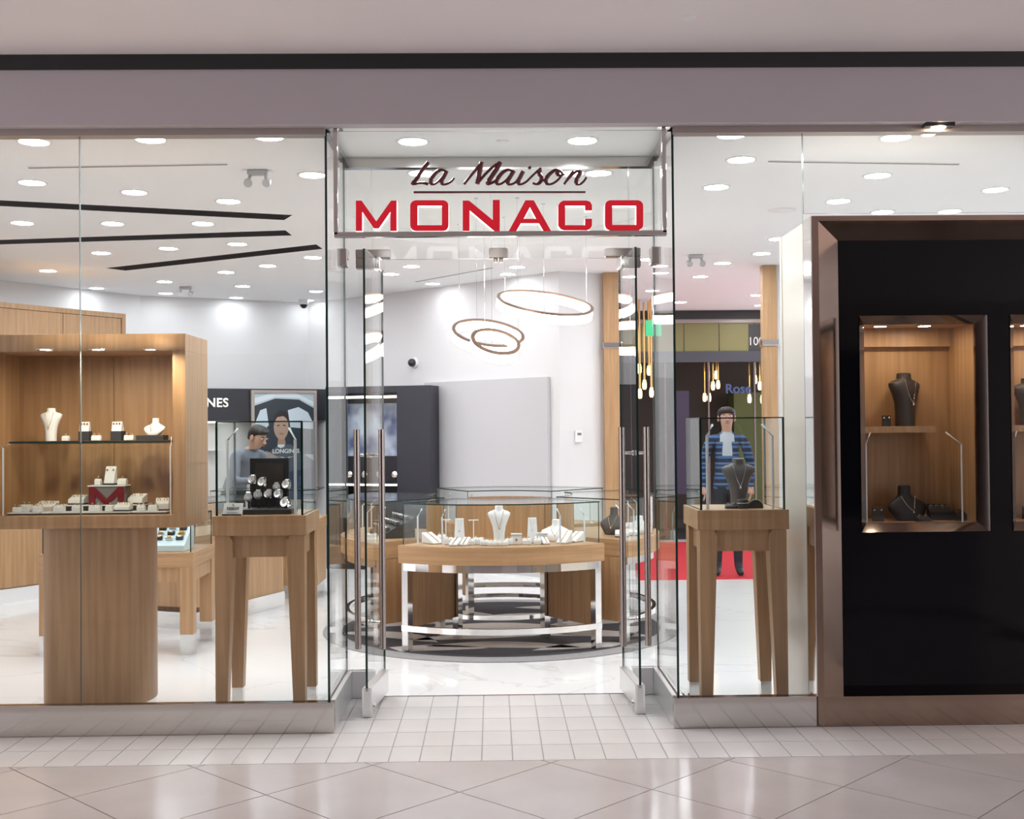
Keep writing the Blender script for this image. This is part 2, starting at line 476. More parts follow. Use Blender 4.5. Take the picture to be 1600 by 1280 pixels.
# ---- walls
def wall(name, a, b, label, m='wall', th=0.12, z0=0.0, z1=None):
    a = Vector(a[:2]); b = Vector(b[:2]); d = (b - a).normalized(); n = Vector((-d.y, d.x)) * th
    o = MB().prism([a, b, b + n, a + n], z0, CEIL if z1 is None else z1).build(name, m)
    return struct(o, label)
WA, WB_, WC, WD, WE, WF = [onz(px, py, CEIL) for px, py in ((0, 438), (219, 462), (481, 473), (590, 461), (873, 424), (944, 428))]
ext = (WA - WB_) * 1.2 + WA
wall('wall_left', ext, WB_, 'white side wall behind the oak wall unit')
wall('wall_back', WB_, WC, 'white back wall washed by downlights above the watch boutique corner')
wall('wall_back_corner', WC, WD, 'short white wall behind the black watch cabinet')
wall('wall_back_slant', WD, WE, 'slanting white wall with the pale grey board')
wall('wall_back_pier', WE, WF, 'white pier carrying the thermostat beside the oak column')
struct(B(XL - 0.1, XL, FRONT, YB, 0, CEIL).build('wall_far_left', 'wall'), 'white outer wall at the end of the shop')
COLR = onz(1203, 415, CEIL)
struct(B(COLR.x + 0.06, XR + 0.1, COLR.y, COLR.y + 0.15, 0, CEIL).build('wall_right_back', 'wall'), 'white wall beside the second entrance')
struct(B(XR, XR + 0.1, FRONT, COLR.y, 0, CEIL).build('wall_right', 'wall'), 'white side wall behind the dark display wall')
# ---- mall hall opposite, behind the viewer
mb = MB().box(-9, 9, -6.1, -6, 0, MC)
struct(mb.build('wall_mall_opposite', mat('opposite_shop_wall', (0.42, 0.36, 0.34), 0.7)), 'brown wall across the mall')

wmo = bpy.data.objects['wall_mall_opposite']
for k in range(5):
    B(-8 + k * 3.3, -5.6 + k * 3.3, -6.0, -5.94, 0.1, 2.7).build('reflection_panel', 'black_gloss', wmo)  # unseen black panels, added for dark contrast in the bronze and glass reflections
# ================================================================== SHOP FRONT GLASS
JL = X(126, FRONT)
JR = X(1259, FRONT)
def win(name, a, b, label, z0=BASE, z1=None, e0=None, e1=None):
    o = pane(name, a, b, z0, HB + 0.02 if z1 is None else z1, 0.012, e0=e0, e1=e1)
    return struct(o, label)
win('window_1', (JL + 0.002, FRONT), (OPEN_L, FRONT), 'clear shop window pane in front of the wooden showcase, ending at the entrance', e0='edge_pale')
win('window_2', (JL - 1.4, FRONT), (JL - 0.002, FRONT), 'clear shop window pane joined edge to edge beyond the showcase', e1='edge_pale')
win('window_3', (JL - 2.8, FRONT), (JL - 1.404, FRONT), 'clear shop window pane at the far end of the front')
win('window_4', (OPEN_R, FRONT), (JR - 0.002, FRONT), 'narrow clear shop window pane in front of the pedestal beside the dark display wall', e1='edge_pale')
DWT = Z(337, FRONT, 1270)
win('window_5', (JR + 0.002, FRONT), (XR, FRONT), 'clear glass above the dark display wall', DWT + 0.01, e0='edge_pale')
win('window_6', (OPEN_L, FRONT + 0.014), (OPEN_L, DOORP - 0.02), 'return pane of the entrance recess on the long window side', BASE, CEIL - 0.02)
win('window_7', (OPEN_R, FRONT + 0.014), (OPEN_R, DOORP - 0.02), 'return pane of the entrance recess by the dark display wall', BASE, CEIL - 0.02)
# steel base
def base_piece(name, x0, x1, y0, y1, label):
    mb = MB().box(x0, x1, y0, y1, 0, BASE)
    return struct(mb.build(name, 'chrome_satin' if 'return' in name or 'sidelight' in name else 'steel', bevel=0.003), label)
base_piece('baseboard_left', JL - 2.8, OPEN_L + 0.03, FRONT - 0.03, FRONT + 0.03, 'satin steel base under the long shop window mirroring the tiles')
base_piece('baseboard_right', OPEN_R - 0.03, SIDE - 0.005, FRONT - 0.03, FRONT + 0.03, 'satin steel base under the narrow shop window')
base_piece('baseboard_return_left', OPEN_L - 0.03, OPEN_L + 0.03, FRONT + 0.03, DOORP + 0.03, 'steel base of the return pane on the long window side')
base_piece('baseboard_return_right', OPEN_R - 0.03, OPEN_R + 0.03, FRONT + 0.03, DOORP + 0.03, 'steel base of the return pane by the dark display wall')
# door plane: side lights, transom
DL = X(571, FRONT + 0.27, 760); DR = X(997, FRONT + 0.27, 760)
HL = X(601, DOORP, 1043); HR = X(974, DOORP, 1037)
DTOP = Z(388, FRONT + 0.26, 566)
TRB = DTOP + 0.01
for nm, x0, x1, lb in (('window_8', OPEN_L + 0.01, HL - 0.06, 'narrow fixed sidelight pane beside the door on the long window side'), ('window_9', HR + 0.06, OPEN_R - 0.01, 'narrow fixed sidelight pane beside the door by the dark display wall')):
    win(nm, (x0, DOORP), (x1, DOORP), lb, BASE, CEIL - 0.05)
for nm, x0, x1, lb in (('baseboard_sidelight_left', OPEN_L + 0.03, HL - 0.05, 'steel base under the sidelight on the long window side'), ('baseboard_sidelight_right', HR + 0.05, OPEN_R - 0.03, 'steel base under the sidelight by the dark display wall')):
    base_piece(nm, x0, x1, DOORP - 0.03, DOORP + 0.03, lb)
win('window_10', (HL - 0.055, DOORP), (HR + 0.055, DOORP), 'glass transom above the open doors', TRB, CEIL - 0.05)
# patch fittings
for nm, x0, x1, xa, lb in (('patch_fitting', X(558, DOORP), X(612, DOORP), X(588, DOORP), 'steel patch fitting over the door hinge on the long window side'), ('patch_fitting', X(1003, DOORP), X(948, DOORP), X(975, DOORP), 'steel patch fitting over the door hinge by the dark display wall')):
    t = thing(nm, lb, 'door fitting', (0, DOORP, TRB))
    B(min(x0, x1), max(x0, x1), -0.03, 0.03, 0.005, 0.055).build('clamp_plate', 'handle', t, bevel=0.004)
    B(min(x0, xa), max(x0, xa), -0.03, 0.03, -0.055, 0.003).build('pivot_block', 'handle', t, bevel=0.004)
t = thing('patch_fitting', 'small steel lock keeper at the middle of the transom', 'door fitting', (X(781, DOORP), DOORP, TRB))
B(-0.055, 0.055, -0.03, 0.03, 0.0, 0.06).build('clamp_plate', 'handle', t, bevel=0.004)
for s in (-1, 1): MB().lathe([(0.012, -0.02), (0.012, 0.0)], 12, (s * 0.016, 0, 0)).build('keeper_stud', 'handle', t)
for x, lb in ((OPEN_L, 'steel glass clip on the return pane of the long window'), (OPEN_R, 'steel glass clip on the return pane by the dark display wall')):
    t = thing('glass_clip', lb, 'glass clip', (x, DOORP - 0.06, TRB - 0.05))
    B(-0.028, 0.028, -0.05, 0.05, 0, 0.10).build('clamp_plate', 'handle', t, bevel=0.005)
    for s in (-1, 1):
        MB().lathe([(0.012, 0), (0.010, 0.004)], 10, (0, 0, 0)).build('bolt', 'steel', t, loc=(s * 0.028, 0, 0.05)).rotation_euler = (0, s * math.pi / 2, 0)

# ---- doors
def door(name, near, hinge, label, sgn):
    near = Vector(near); hinge = Vector(hinge)
    o = bpy.data.objects.new(name, None); C.objects.link(o)
    o.location = (hinge.x, hinge.y, 0)
    struct(o, label)
    d = near - hinge; L = d.length
    o.rotation_euler = (0, 0, math.atan2(d.y, d.x))
    # local x runs from hinge to free edge
    pane('door_glass', (0, 0), (L, 0), 0.14, DTOP, 0.012, o)
    rail = B(0.0, L, -0.022, 0.022, 0.03, 0.16).build('bottom_rail', 'chrome_satin', o, bevel=0.004)
    B(L - 0.05, L - 0.002, -0.026, 0.026, 0.0, 0.155).build('rail_end_cap', 'chrome_satin', o, bevel=0.003)
    mb = MB().lathe([(0.008, -0.04), (0.008, 0.0), (0.016, 0.002), (0.016, 0.012)], 12)
    b = mb.build('bolt_knob', 'chrome', o, True, (L - 0.03, sgn * 0.03, 0.055)); b.rotation_euler = (sgn * -math.pi / 2, 0, 0)
    B(0.0, 0.14, -0.016, 0.016, DTOP - 0.06, DTOP + 0.004).build('top_patch', 'chrome', o, bevel=0.003)
    hx = L - 0.10
    z1, z0 = Z(671, near.y + 0.1, 590), Z(1014, near.y + 0.1, 590)
    for s in (-1, 1):
        hb = MB().tube([(hx, s * 0.068, z0), (hx, s * 0.068, z1)], 0.0175, 16).build('pull_handle', 'handle', o, True)
        for zz in (z1 - 0.14, z0 + 0.145):
            MB().tube([(hx, s * 0.005, zz), (hx, s * 0.055, zz)], 0.008, 10).build('standoff', 'chrome', hb, True)
            MB().tube([(hx, s * 0.005, zz), (hx, s * 0.012, zz)], 0.014, 12).build('washer', 'chrome', hb, True)
    return o
door('door_1', (DL, FRONT + 0.27), (HL, DOORP), 'frameless glass door standing open on the long window side, with long tubular pulls', 1)
door('door_2', (DR, FRONT + 0.27), (HR, DOORP), 'frameless glass door standing open beside the dark display wall, with long tubular pulls', -1)

# ================================================================== SIGN
SY = FRONT + 0.0
sl, sr = X(525, SY, 280), X(1037, SY, 280)
sb, st = Z(366, SY, 781), FB + 0.01
sign = thing('shop_sign', 'hanging shop sign with red MONACO letters and maroon La Maison script in a steel frame', 'sign', ((sl + sr) / 2, SY, sb))
cx0 = (sl + sr) / 2
for x in (sl, sr):
    B(x - cx0 - 0.011, x - cx0 + 0.011, -0.02, 0.02, 0, st - sb).build('side_post', 'steel', sign, bevel=0.002)
    B(x - cx0 - 0.035, x - cx0 + 0.035, -0.03, 0.03, st - sb - 0.012, st - sb).build('ceiling_plate', 'steel', sign)
B(sl - cx0 - 0.011, sr - cx0 + 0.011, -0.02, 0.02, -0.013, 0.013).build('bottom_bar', 'steel', sign, bevel=0.002)
def sp(px, py):
    p = at(px, py, SY - 0.02)
    return (p.x - cx0, p.z - sb)
def rrect(x0, x1, y0, y1, r_, n=6):
    out = []
    for cx, cy, a0 in ((x1 - r_, y1 - r_, 0), (x0 + r_, y1 - r_, 90), (x0 + r_, y0 + r_, 180), (x1 - r_, y0 + r_, 270)):
        for i in range(n + 1):
            a = R(a0 + 90 * i / n); out.append((cx + r_ * math.cos(a), cy + r_ * math.sin(a)))
    return out
LT, LB = 313.5, 361
def L_(pts): return [sp(*p) for p in pts]
SW = 10.5
letters = [
    [L_([(556, LB), (556, LT), (565, LT), (588, 346), (611, LT), (620, LT), (620, LB), (610, LB), (610, 331), (592, 357), (584, 357), (566, 331), (566, LB)])],
    [L_(rrect(641, 701, LT - 0.5, LB, 9)), L_(rrect(652.5, 690.5, LT + 8, LB - 9, 1))],
    [L_([(723, LB), (723, LT), (733, LT), (770, 344), (770, LT - 1), (781, LT - 1), (781, LB), (772, LB), (734, 329), (734, LB)])],
    [L_([(795, LB), (821, LT - 0.5), (834, LT - 0.5), (861, LB), (849, LB), (842, 349), (814, 349), (807, LB)]), L_([(818.5, 342), (837.5, 342), (828, 324)])],
    [L_([(881, LB - 1), (876, LB - 3), (872, LB - 8), (872, LT + 8), (875, LT + 3), (880, LT), (917, LT), (922, LT + 2), (925, LT + 7), (925, 329), (914, 329), (914, LT + 8), (883, LT + 8), (883, LB - 9), (914, LB - 9), (914, 342), (925, 342), (925, LB - 8), (922, LB - 3), (917, LB - 1)])],
    [L_(rrect(945, 1005, LT - 0.5, LB - 1, 9)), L_(rrect(956.5, 994, LT + 8, LB - 9.5, 1))],
]
for lt in letters:
    me = flat_curve(lt, 0.017)
    b = put(me, 'letter', 'halo', sign, (0, 0.0, 0), UPRIGHT)
    me2 = flat_curve(lt, 0.002)
    f = put(me2, 'letter_face', 'red_lit', b, (0, 0, 0.0192), (0, 0, 0))
# script words drawn as strokes (crop units: 0.2 px, origin 620,250)
def smooth(pts, n=5):
    P = [pts[0]] + pts + [pts[-1]]
    out = []
    for k in range(1, len(P) - 2):
        a, b, c, d = P[k - 1], P[k], P[k + 1], P[k + 2]
        for i in range(n):
            t = i / n
            out.append(tuple(0.5 * (2 * b[q] + (c[q] - a[q]) * t + (2 * a[q] - 5 * b[q] + 4 * c[q] - d[q]) * t * t + (3 * b[q] - a[q] - 3 * c[q] + d[q]) * t ** 3) for q in (0, 1)))
    out.append(pts[-1])
    return out
W1 = [[(245, 15), (215, 55), (180, 105), (150, 150), (122, 180), (136, 186), (175, 178), (212, 178), (245, 187)]]
A1 = [[(385, 88), (350, 74), (305, 97), (270, 145), (266, 178), (290, 187), (330, 160), (365, 118), (390, 82)], [(390, 82), (366, 130), (350, 165), (360, 187), (390, 185), (425, 165), (447, 138)]]
M1 = [[(525, 187), (570, 130), (620, 70), (662, 14)], [(662, 14), (652, 70), (638, 130), (628, 184)], [(628, 184), (690, 110), (750, 52), (808, 14)], [(808, 14), (785, 60), (745, 120), (716, 165), (712, 185), (738, 178), (775, 160)]]
A2 = [[(908, 88), (870, 74), (825, 97), (788, 145), (780, 178), (805, 187), (850, 160), (885, 118), (915, 82)], [(915, 82), (886, 130), (868, 165), (875, 187), (905, 185), (932, 168)]]
I1 = [[(932, 168), (965, 120), (988, 86)], [(988, 86), (965, 130), (950, 165), (956, 187), (985, 183), (1018, 163)]]
D1 = [[(1030, 66), (1046, 50)]]
S1 = [[(1018, 163), (1060, 120), (1110, 74), (1130, 62)], [(1122, 74), (1110, 100), (1128, 130), (1124, 165), (1095, 187), (1062, 178)], [(1124, 165), (1165, 150)]]
O1 = [[(1280, 84), (1240, 76), (1192, 110), (1165, 155), (1180, 186), (1222, 180), (1268, 145), (1292, 105), (1276, 84), (1252, 98), (1272, 120), (1312, 108)]]
N1 = [[(1308, 188), (1342, 135), (1378, 84)], [(1322, 168), (1370, 115), (1410, 85), (1434, 86), (1426, 112), (1406, 150), (1406, 182), (1432, 187), (1465, 160), (1482, 133)]]
for glyph in (W1, A1, M1, A2, I1, D1, S1, O1, N1):
    mb = MB()
    for st_ in glyph:
        pts = smooth(st_) if len(st_) > 2 else st_
        world = []; rad = []
        for k, (a, b) in enumerate(pts):
            x, z = sp(620 + a * 0.2, 250 + b * 0.2)
            world.append((x, 0, z))
            k2 = min(k + 1, len(pts) - 1); k1 = max(k2 - 1, 0)
            dx, dy = pts[k2][0] - pts[k1][0], pts[k2][1] - pts[k1][1]
            l = math.hypot(dx, dy) or 1
            down = dy / l
            rad.append(0.0060 + 0.0056 * max(0, down) + (0.0015 if glyph in (M1, D1) else 0))
        mb.tube(world, rad, 8)
    mb.build('script_letter', 'maroon', sign, True, (0, -0.012, 0))
x0, z0 = sp(646, 299.5); x1, z1 = sp(915, 299.5)
mb = MB().hexa([(x0, -0.012, z0 - 0.005), (x1, -0.012, z1 - 0.004), (x1, 0.002, z1 - 0.004), (x0, 0.002, z0 - 0.005)], [(x0, -0.012, z0 + 0.004), (x1, -0.012, z1 + 0.004), (x1, 0.002, z1 + 0.004), (x0, 0.002, z0 + 0.004)])
mb.build('underline_bar', 'maroon', sign)
sgp = MB()
x0, x1 = sl - cx0 + 0.012, sr - cx0 - 0.012
pane('backing_glass', (x0, 0.03), (x1, 0.03), 0.014, st - sb - 0.014, 0.008, sign, 'case_glass', 'edge_pale')

# ================================================================== LAMPS
def downlight_proto(r_=0.074, lens='lamp'):
    t = thing('downlight', 'lamp', 'downlight')
    MB().lathe([(r_, 0.0), (r_ + 0.004, -0.006), (r_ + 0.018, -0.004), (r_ + 0.020, 0.0)], 24).build('trim_ring', 'white_trim', t, True)
    MB().lathe([(r_, -0.0005), (r_ * 0.96, -0.0035), (r_ * 0.5, -0.0045), (0.001, -0.005)], 24).build('lens', lens, t, True)
    return t
proto = downlight_proto()
soft = None
first = [True]
def wall_gap(p):
    g_ = 9
    for a, b in ((ext, WB_), (WB_, WC), (WC, WD), (WD, WE), (WE, WF)):
        a2, b2, p2 = Vector(a[:2]), Vector(b[:2]), Vector(p[:2])
        t = max(0, min(1, (p2 - a2).dot(b2 - a2) / (b2 - a2).length_squared))
        g_ = min(g_, (p2 - a2 - (b2 - a2) * t).length)
    return g_
def downlight(p, label, group, pr=proto, z=None):
    global soft
    if wall_gap(p) < 0.75:
        if soft is None:
            soft = downlight_proto(lens='lamp_soft'); o = soft
        else:
            o = dup(soft)
    elif first[0]:
        first[0] = False; o = pr
    else:
        o = dup(pr)
    o.location = (p.x, p.y, p.z if z is None else z)
    tag(o, label, 'downlight', group)
left = [(53, 221), (235, 217), (420, 213), (50, 285), (210, 300), (357, 314), (488, 273), (35, 348), (176, 349), (317, 349), (158, 395), (263, 388), (371, 381), (75, 423), (353, 425), (418, 415), (489, 402), (151, 450), (257, 440), (259, 458), (379, 447), (369, 465), (494, 455), (480, 469)]
mid = [(659, 270), (935, 270), (643, 416), (611, 428), (676, 443), (808, 417), (793, 428), (1013, 405), (984, 432)]
right = [(1143, 210), (1400, 214), (1158, 249), (1371, 274), (1555, 296), (1119, 292), (1310, 314), (1484, 330), (1379, 331), (1129, 411), (1190, 396), (1094, 432), (1216, 373)]
outer = [(1183, 461), (1188, 477), (1063, 472), (1019, 454)]
def rows(ps, cuts):
    for a, b in ps:
        for test, lb in cuts:
            if test(a, b): yield a, b, lb; break
Lrows = [(lambda a, b: b < 225, 'in the row just behind the long window head'), (lambda a, b: b < 320, 'between the long window and the first dark ceiling slot'), (lambda a, b: b < 355, 'between the two long dark ceiling slots'),
         (lambda a, b: b < 400, 'between the long and the short dark ceiling slots'), (lambda a, b: b < 432, 'just beyond the short dark ceiling slot'), (lambda a, b: True, 'in the last rows washing the white back walls')]
Mrows = [(lambda a, b: b < 300, 'just inside the glass transom'), (lambda a, b: True, 'between the ring pendants and the slanting white wall')]
Rrows = [(lambda a, b: b < 220, 'in the row behind the short window head'), (lambda a, b: a > 1250, 'above the top of the dark display wall'), (lambda a, b: b < 300, 'above the necklace pedestal'), (lambda a, b: True, 'towards the oak column with the steel band')]
Orows = [(lambda a, b: True, 'in the corridor ceiling beyond the oak columns')]
for ps, cuts in ((left, Lrows), (mid, Mrows), (right, Rrows), (outer, Orows)):
    for a, b, lb in rows(ps, cuts):
        p = onz(a, b, CEIL)
        dd = (p.x - CC[0]) ** 2 + (p.y - CC[1]) ** 2
        if (CR - 0.12) ** 2 < dd < (CR + 0.12) ** 2:
            p.y += 0.25
        ins = (p.x - CC[0]) ** 2 + (p.y - CC[1]) ** 2 < CR ** 2
        downlight(p, 'round recessed downlight ' + lb, 'downlights ' + lb, z=CEIL + (0.10 if ins else 0))
for a, b in ((645, 220.5), (910, 219)):
    downlight(onz(a, b, CEIL), 'round recessed downlight in the entrance recess ceiling above the sign', 'entrance recess downlights')
# the shop's ceiling rows run on past both sides of the picture
for x, y, lb in ((-5.4, 7.2, 'round recessed ceiling downlight beyond the long window end, by the glass'), (-5.4, 9.2, 'round recessed ceiling downlight beyond the long window end, by the wall unit'), (3.9, 7.0, 'round recessed downlight in the shop ceiling behind the end of the display wall')):
    o = dup(proto); o.location = (x, y, CEIL); o.name = 'downlight_offscreen'
    for ch in o.children: ch.name = ch.name.split('.')[0] + '_offscreen'
    tag(o, lb, 'downlight')
# sprinkler covers
def cover(p, label, z, r_=0.04):
    t = thing('sprinkler_cover', label, 'sprinkler', (p.x, p.y, z))
    MB().lathe([(r_, 0), (r_, -0.006), (r_ * 0.9, -0.009), (0.001, -0.009)], 20).build('cover_plate', 'white_trim', t, True)
    MB().lathe([(r_ * 1.25, 0), (r_ * 1.2, -0.003), (r_, -0.003)], 20).build('escutcheon', 'mall_ceil', t, True)
cover(onz(785, 220, CEIL), 'small round sprinkler cover between the entrance recess downlights', CEIL, 0.03)
cover(onz(1077, 27, MC), 'round sprinkler cover in the mall ceiling', MC, 0.032)
cover(onz(1222, 328, CEIL), 'round flush speaker cover in the shop ceiling beside the cream return wall', CEIL, 0.085)
# linear air slots
for (a, b), (c, d), lb in (((45, 261.5), (355, 256), 'thin linear air slot in the ceiling above the showcase'), ((1201, 251.5), (1498, 256), 'thin linear air slot in the ceiling above the dark display wall'), ((650, 440), (770, 418), 'thin linear air slot in the ceiling by the slanting wall')):
    p, q = onz(a, b, CEIL), onz(c, d, CEIL)
    t = thing('air_slot', lb, 'air diffuser', (p.x, p.y, CEIL))
    dv = q - p; n = Vector((-dv.y, dv.x, 0)).normalized() * 0.018
    f = Vector((0, 0, -0.004))
    MB().prism([-n, dv - n, dv + n, n], -0.004, 0.0).build('slot_frame', 'white_trim', t)
    MB().prism([-n * .45, dv - n * .45, dv + n * .45, n * .45], -0.006, -0.003).build('slot_blade', 'grey', t)
# twin-head emergency lights
def emergency(px, py, label, s=1.0):
    p = onz(px, py, CEIL)
    t = thing('emergency_light', label, 'emergency light', (p.x, p.y, CEIL))
    B(-0.10 * s, 0.10 * s, -0.045 * s, 0.045 * s, -0.05 * s, 0).build('battery_box', 'lamp_grey', t, bevel=0.008)
    for q in (-1, 1):
        a = MB().tube([(q * 0.075 * s, 0, -0.05 * s), (q * 0.085 * s, -0.01, -0.10 * s)], 0.016 * s, 10).build('arm', 'lamp_grey', t, True)
        h = MB().lathe([(0.022 * s, -0.05 * s), (0.040 * s, 0.0), (0.042 * s, 0.035 * s), (0.034 * s, 0.036 * s)], 16).build('lamp_head', 'lamp_grey', t, True, (q * 0.095 * s, -0.02 * s, -0.12 * s))
        h.rotation_euler = (R(125), q * R(25), 0)
emergency(403, 266, 'white twin-head emergency light on the ceiling over the watch pedestal', 0.62)
emergency(290, 448, 'small white twin-head emergency light on the ceiling by the back wall', 0.62)
emergency(1087, 398, 'white twin-head emergency light on the ceiling over the necklace pedestal', 0.66)
# dome camera
p = onz(477, 470, CEIL)
t = thing('dome_camera', 'small white dome security camera with dark lens in the ceiling corner', 'security camera', (p.x, p.y - 0.12, CEIL))
MB().lathe([(0.06, 0), (0.06, -0.05), (0.05, -0.06)], 20).build('housing', 'white_trim', t, True)
MB().ball((0, 0, -0.062), 0.045, n=16).build('lens_dome', 'black_gloss', t, True)
# ring pendants
def ring_pendant(px, py, Y, rad, tilt_x, tilt_y, cab, label, hb=0.05):
    c = at(px, py, Y)
    t = thing('ring_pendant', label, 'pendant lamp', (c.x, c.y, c.z))
    rot = Matrix.Rotation(tilt_y, 3, 'Y') @ Matrix.Rotation(tilt_x, 3, 'X')
    n = 64
    def rg(r_, z): return [rot @ Vector((r_ * math.cos(2 * math.pi * i / n), r_ * math.sin(2 * math.pi * i / n), z)) for i in range(n)]
    MB().rings([rg(rad, -hb), rg(rad, hb - 0.004), rg(rad - 0.022, hb - 0.004), rg(rad - 0.022, -hb), rg(rad, -hb)], 0, False).build('light_band', 'led', t, True)
    MB().rings([rg(rad + 0.003, hb - 0.006), rg(rad + 0.003, hb + 0.006), rg(rad - 0.025, hb + 0.006), rg(rad - 0.025, hb - 0.006), rg(rad + 0.003, hb - 0.006)], 0, False).build('metal_rim', mat('rose_bronze_rim', (0.35, 0.24, 0.18), 0.3, 1.0), t, True)
    for k in range(3):
        a = 2 * math.pi * k / 3 + 0.5
        q = rot @ Vector((rad * math.cos(a), rad * math.sin(a), hb))
        cz = (CEIL + 0.1) - c.z
        w_ = Vector((q.x + c.x, q.y + c.y))
        cz = CEIL + (0.1 if (w_ - Vector(CC)).length < CR else 0.0) - c.z
        MB().tube([q, Vector((q.x, q.y, cz - .004))], 0.0011, 5).build('cable', 'steel', t)
        MB().lathe([(0.014, 0), (0.014, 0.008)], 12, (q.x, q.y, cz - .008)).build('ceiling_cup', 'white_trim', t, True)
ring_pendant(851, 480, 8.9, 0.375, R(19), R(8), (X(806, 8.9), 8.9), 'large tilted glowing ring pendant above the ring counter', 0.038)
ring_pendant(762, 527, 9.25, 0.29, R(25), R(9), (X(758, 9.25), 9.25), 'medium glowing ring pendant with a smaller ring nested in it', 0.04)
ring_pendant(773, 541, 8.25, 0.178, R(32), R(14), (X(781, 8.25), 8.25), 'small glowing ring pendant hanging inside the medium ring', 0.04)

# ================================================================== DISPLAY PIECES (shared builders)
def place(o, loc, rz=0):
    o.location = loc; o.rotation_euler = (0, 0, rz)
    return o
def bust(name, label, loc, h, m='white', rz=0, chain='gold', group=None, tall=True, wk=1.0):
    t = thing(name, label, 'jewellery bust', loc, rz, group)
    if tall:
        secs = [(0, .20, .17, 0), (.06, .20, .17, 0), (.25, .21, .16, 0), (.45, .25, .16, 0), (.62, .34, .17, 0), (.74, .42, .17, .01), (.80, .43, .15, .015), (.845, .34, .13, .02), (.875, .20, .125, .02), (.90, .155, .125, .02), (.985, .15, .12, .02), (1.0, .13, .10, .02)]
    else:
        secs = [(0, .40, .20, .0), (.08, .48, .23, .0), (.28, .66, .23, .04), (.40, .71, .20, .08), (.50, .66, .18, .12), (.60, .44, .17, .16), (.68, .26, .16, .18), (.74, .21, .15, .19), (.97, .20, .14, .19), (1.0, .17, .11, .19)]
    MB().oval([(z * h, a * h * wk, b * h, d * h) for z, a, b, d in secs], 22).build('neck_form', m, t, True)
    if chain:
        pts = []
        zt, zb, wd = (.88, .44, .17) if tall else (.70, .28, .26)
        for i in range(15):
            u = -1 + 2 * i / 14
            z = zb + (zt - zb) * (u * u * 0.6 + abs(u) * 0.4)
            dep = (-.135 - .05 * (1 - abs(u))) if tall else (.02 - .24 * (1 - abs(u)))
            pts.append((u * wd * h * wk, dep * h, z * h))
        MB().tube(pts, max(0.0011, 0.006 * h), 6).build('necklace', chain, t, True)
        MB().ball((0, (-.20 if tall else -.22) * h, (zb - .03) * h), 0.022 * h, 0.012 * h, 0.03 * h).build('pendant', 'gem' if chain == 'silver' else chain, t, True)
    return t
def ring_box(label, loc, w_=0.042, d_=0.04, h_=0.028, rz=0, n=1, m='white', group=None, metal='gold'):
    t = thing('ring_box', label, 'ring box', loc, rz, group)
    bw = w_ / 2
    B(-bw, bw, -d_ / 2, d_ / 2, 0, h_ * 0.75).build('body', m, t, bevel=0.003)
    for k in range(n):
        x = (k - (n - 1) / 2) * w_ / n
        for s in (-1, 1):
            MB().tube([(x - w_ / n * 0.42, s * d_ * 0.22, h_ * 0.78), (x + w_ / n * 0.42, s * d_ * 0.22, h_ * 0.78)], d_ * 0.2, 10).build('cushion_roll', m, t, True)
        pts = [(x + 0.009 * math.cos(a), 0, h_ * 0.95 + 0.010 * math.sin(a)) for a in [2 * math.pi * i / 14 for i in range(14)]]
        rg = MB().tube(pts, 0.0016, 6, closed=True).build('ring', metal, t, True)
        MB().lathe([(0.001, -0.004), (0.0045, 0.0), (0.003, 0.003), (0.001, 0.0034)], 8, (x, 0, h_ * 0.95 + 0.0125)).build('stone', 'gem', rg)
    return t
def ring_slope(label, loc, w_=0.075, d_=0.06, h_=0.05, rz=0, cols=3, m='white', group=None, base='dark_grey', metal='gold'):
    """wedge-shaped ring cushion on a low plinth"""
    t = thing('ring_cushion', label, 'ring display', loc, rz, group)
    b0 = 0.006
    B(-w_ / 2, w_ / 2, -d_ / 2, d_ / 2, 0, b0).build('plinth', base, t)
    MB().hexa([(-w_ / 2, -d_ / 2, b0), (w_ / 2, -d_ / 2, b0), (w_ / 2, d_ / 2, b0), (-w_ / 2, d_ / 2, b0)], [(-w_ / 2, -d_ / 2, h_ * .55), (w_ / 2, -d_ / 2, h_ * .55), (w_ / 2, d_ / 2, h_), (-w_ / 2, d_ / 2, h_)]).build('cushion', m, t, bevel=0.004)
    for k in range(cols):
        x = (k - (cols - 1) / 2) * w_ / cols
        pts = [(x + 0.008 * math.cos(a), 0, h_ * .8 + 0.003 + 0.009 * math.sin(a)) for a in [2 * math.pi * i / 12 for i in range(12)]]
        MB().tube(pts, 0.0016, 6, closed=True).build('ring', metal, t, True)
    return t
def earring_stand(label, loc, w_=0.05, h_=0.055, rz=0, riser=0.0, group=None, m='white', lean=0.25, dots=2, metal='gold'):
    t = thing('earring_stand', label, 'earring stand', loc, rz, group)
    if riser: B(-w_ * .56, w_ * .56, -0.022, 0.03, 0, riser).build('riser', 'dark_grey', t, bevel=0.001)
    l = lean * h_
    MB().hexa([(-w_ / 2, -0.018, riser), (w_ / 2, -0.018, riser), (w_ / 2, 0.022, riser), (-w_ / 2, 0.022, riser)], [(-w_ / 2, -0.018 + l, riser + h_), (w_ / 2, -0.018 + l, riser + h_), (w_ / 2, -0.008 + l, riser + h_), (-w_ / 2, -0.008 + l, riser + h_)]).build('card', m, t, bevel=0.002)
    for k in range(dots):
        x = (k - (dots - 1) / 2) * w_ * 0.5 / max(1, dots - 1) * 1.2 if dots > 1 else 0
        z = riser + h_ * .78
        MB().ball((x, -0.021 + l * .78, z), 0.0055, 0.004, 0.0065, 8, 6).build('earring', metal, t, True)
    return t
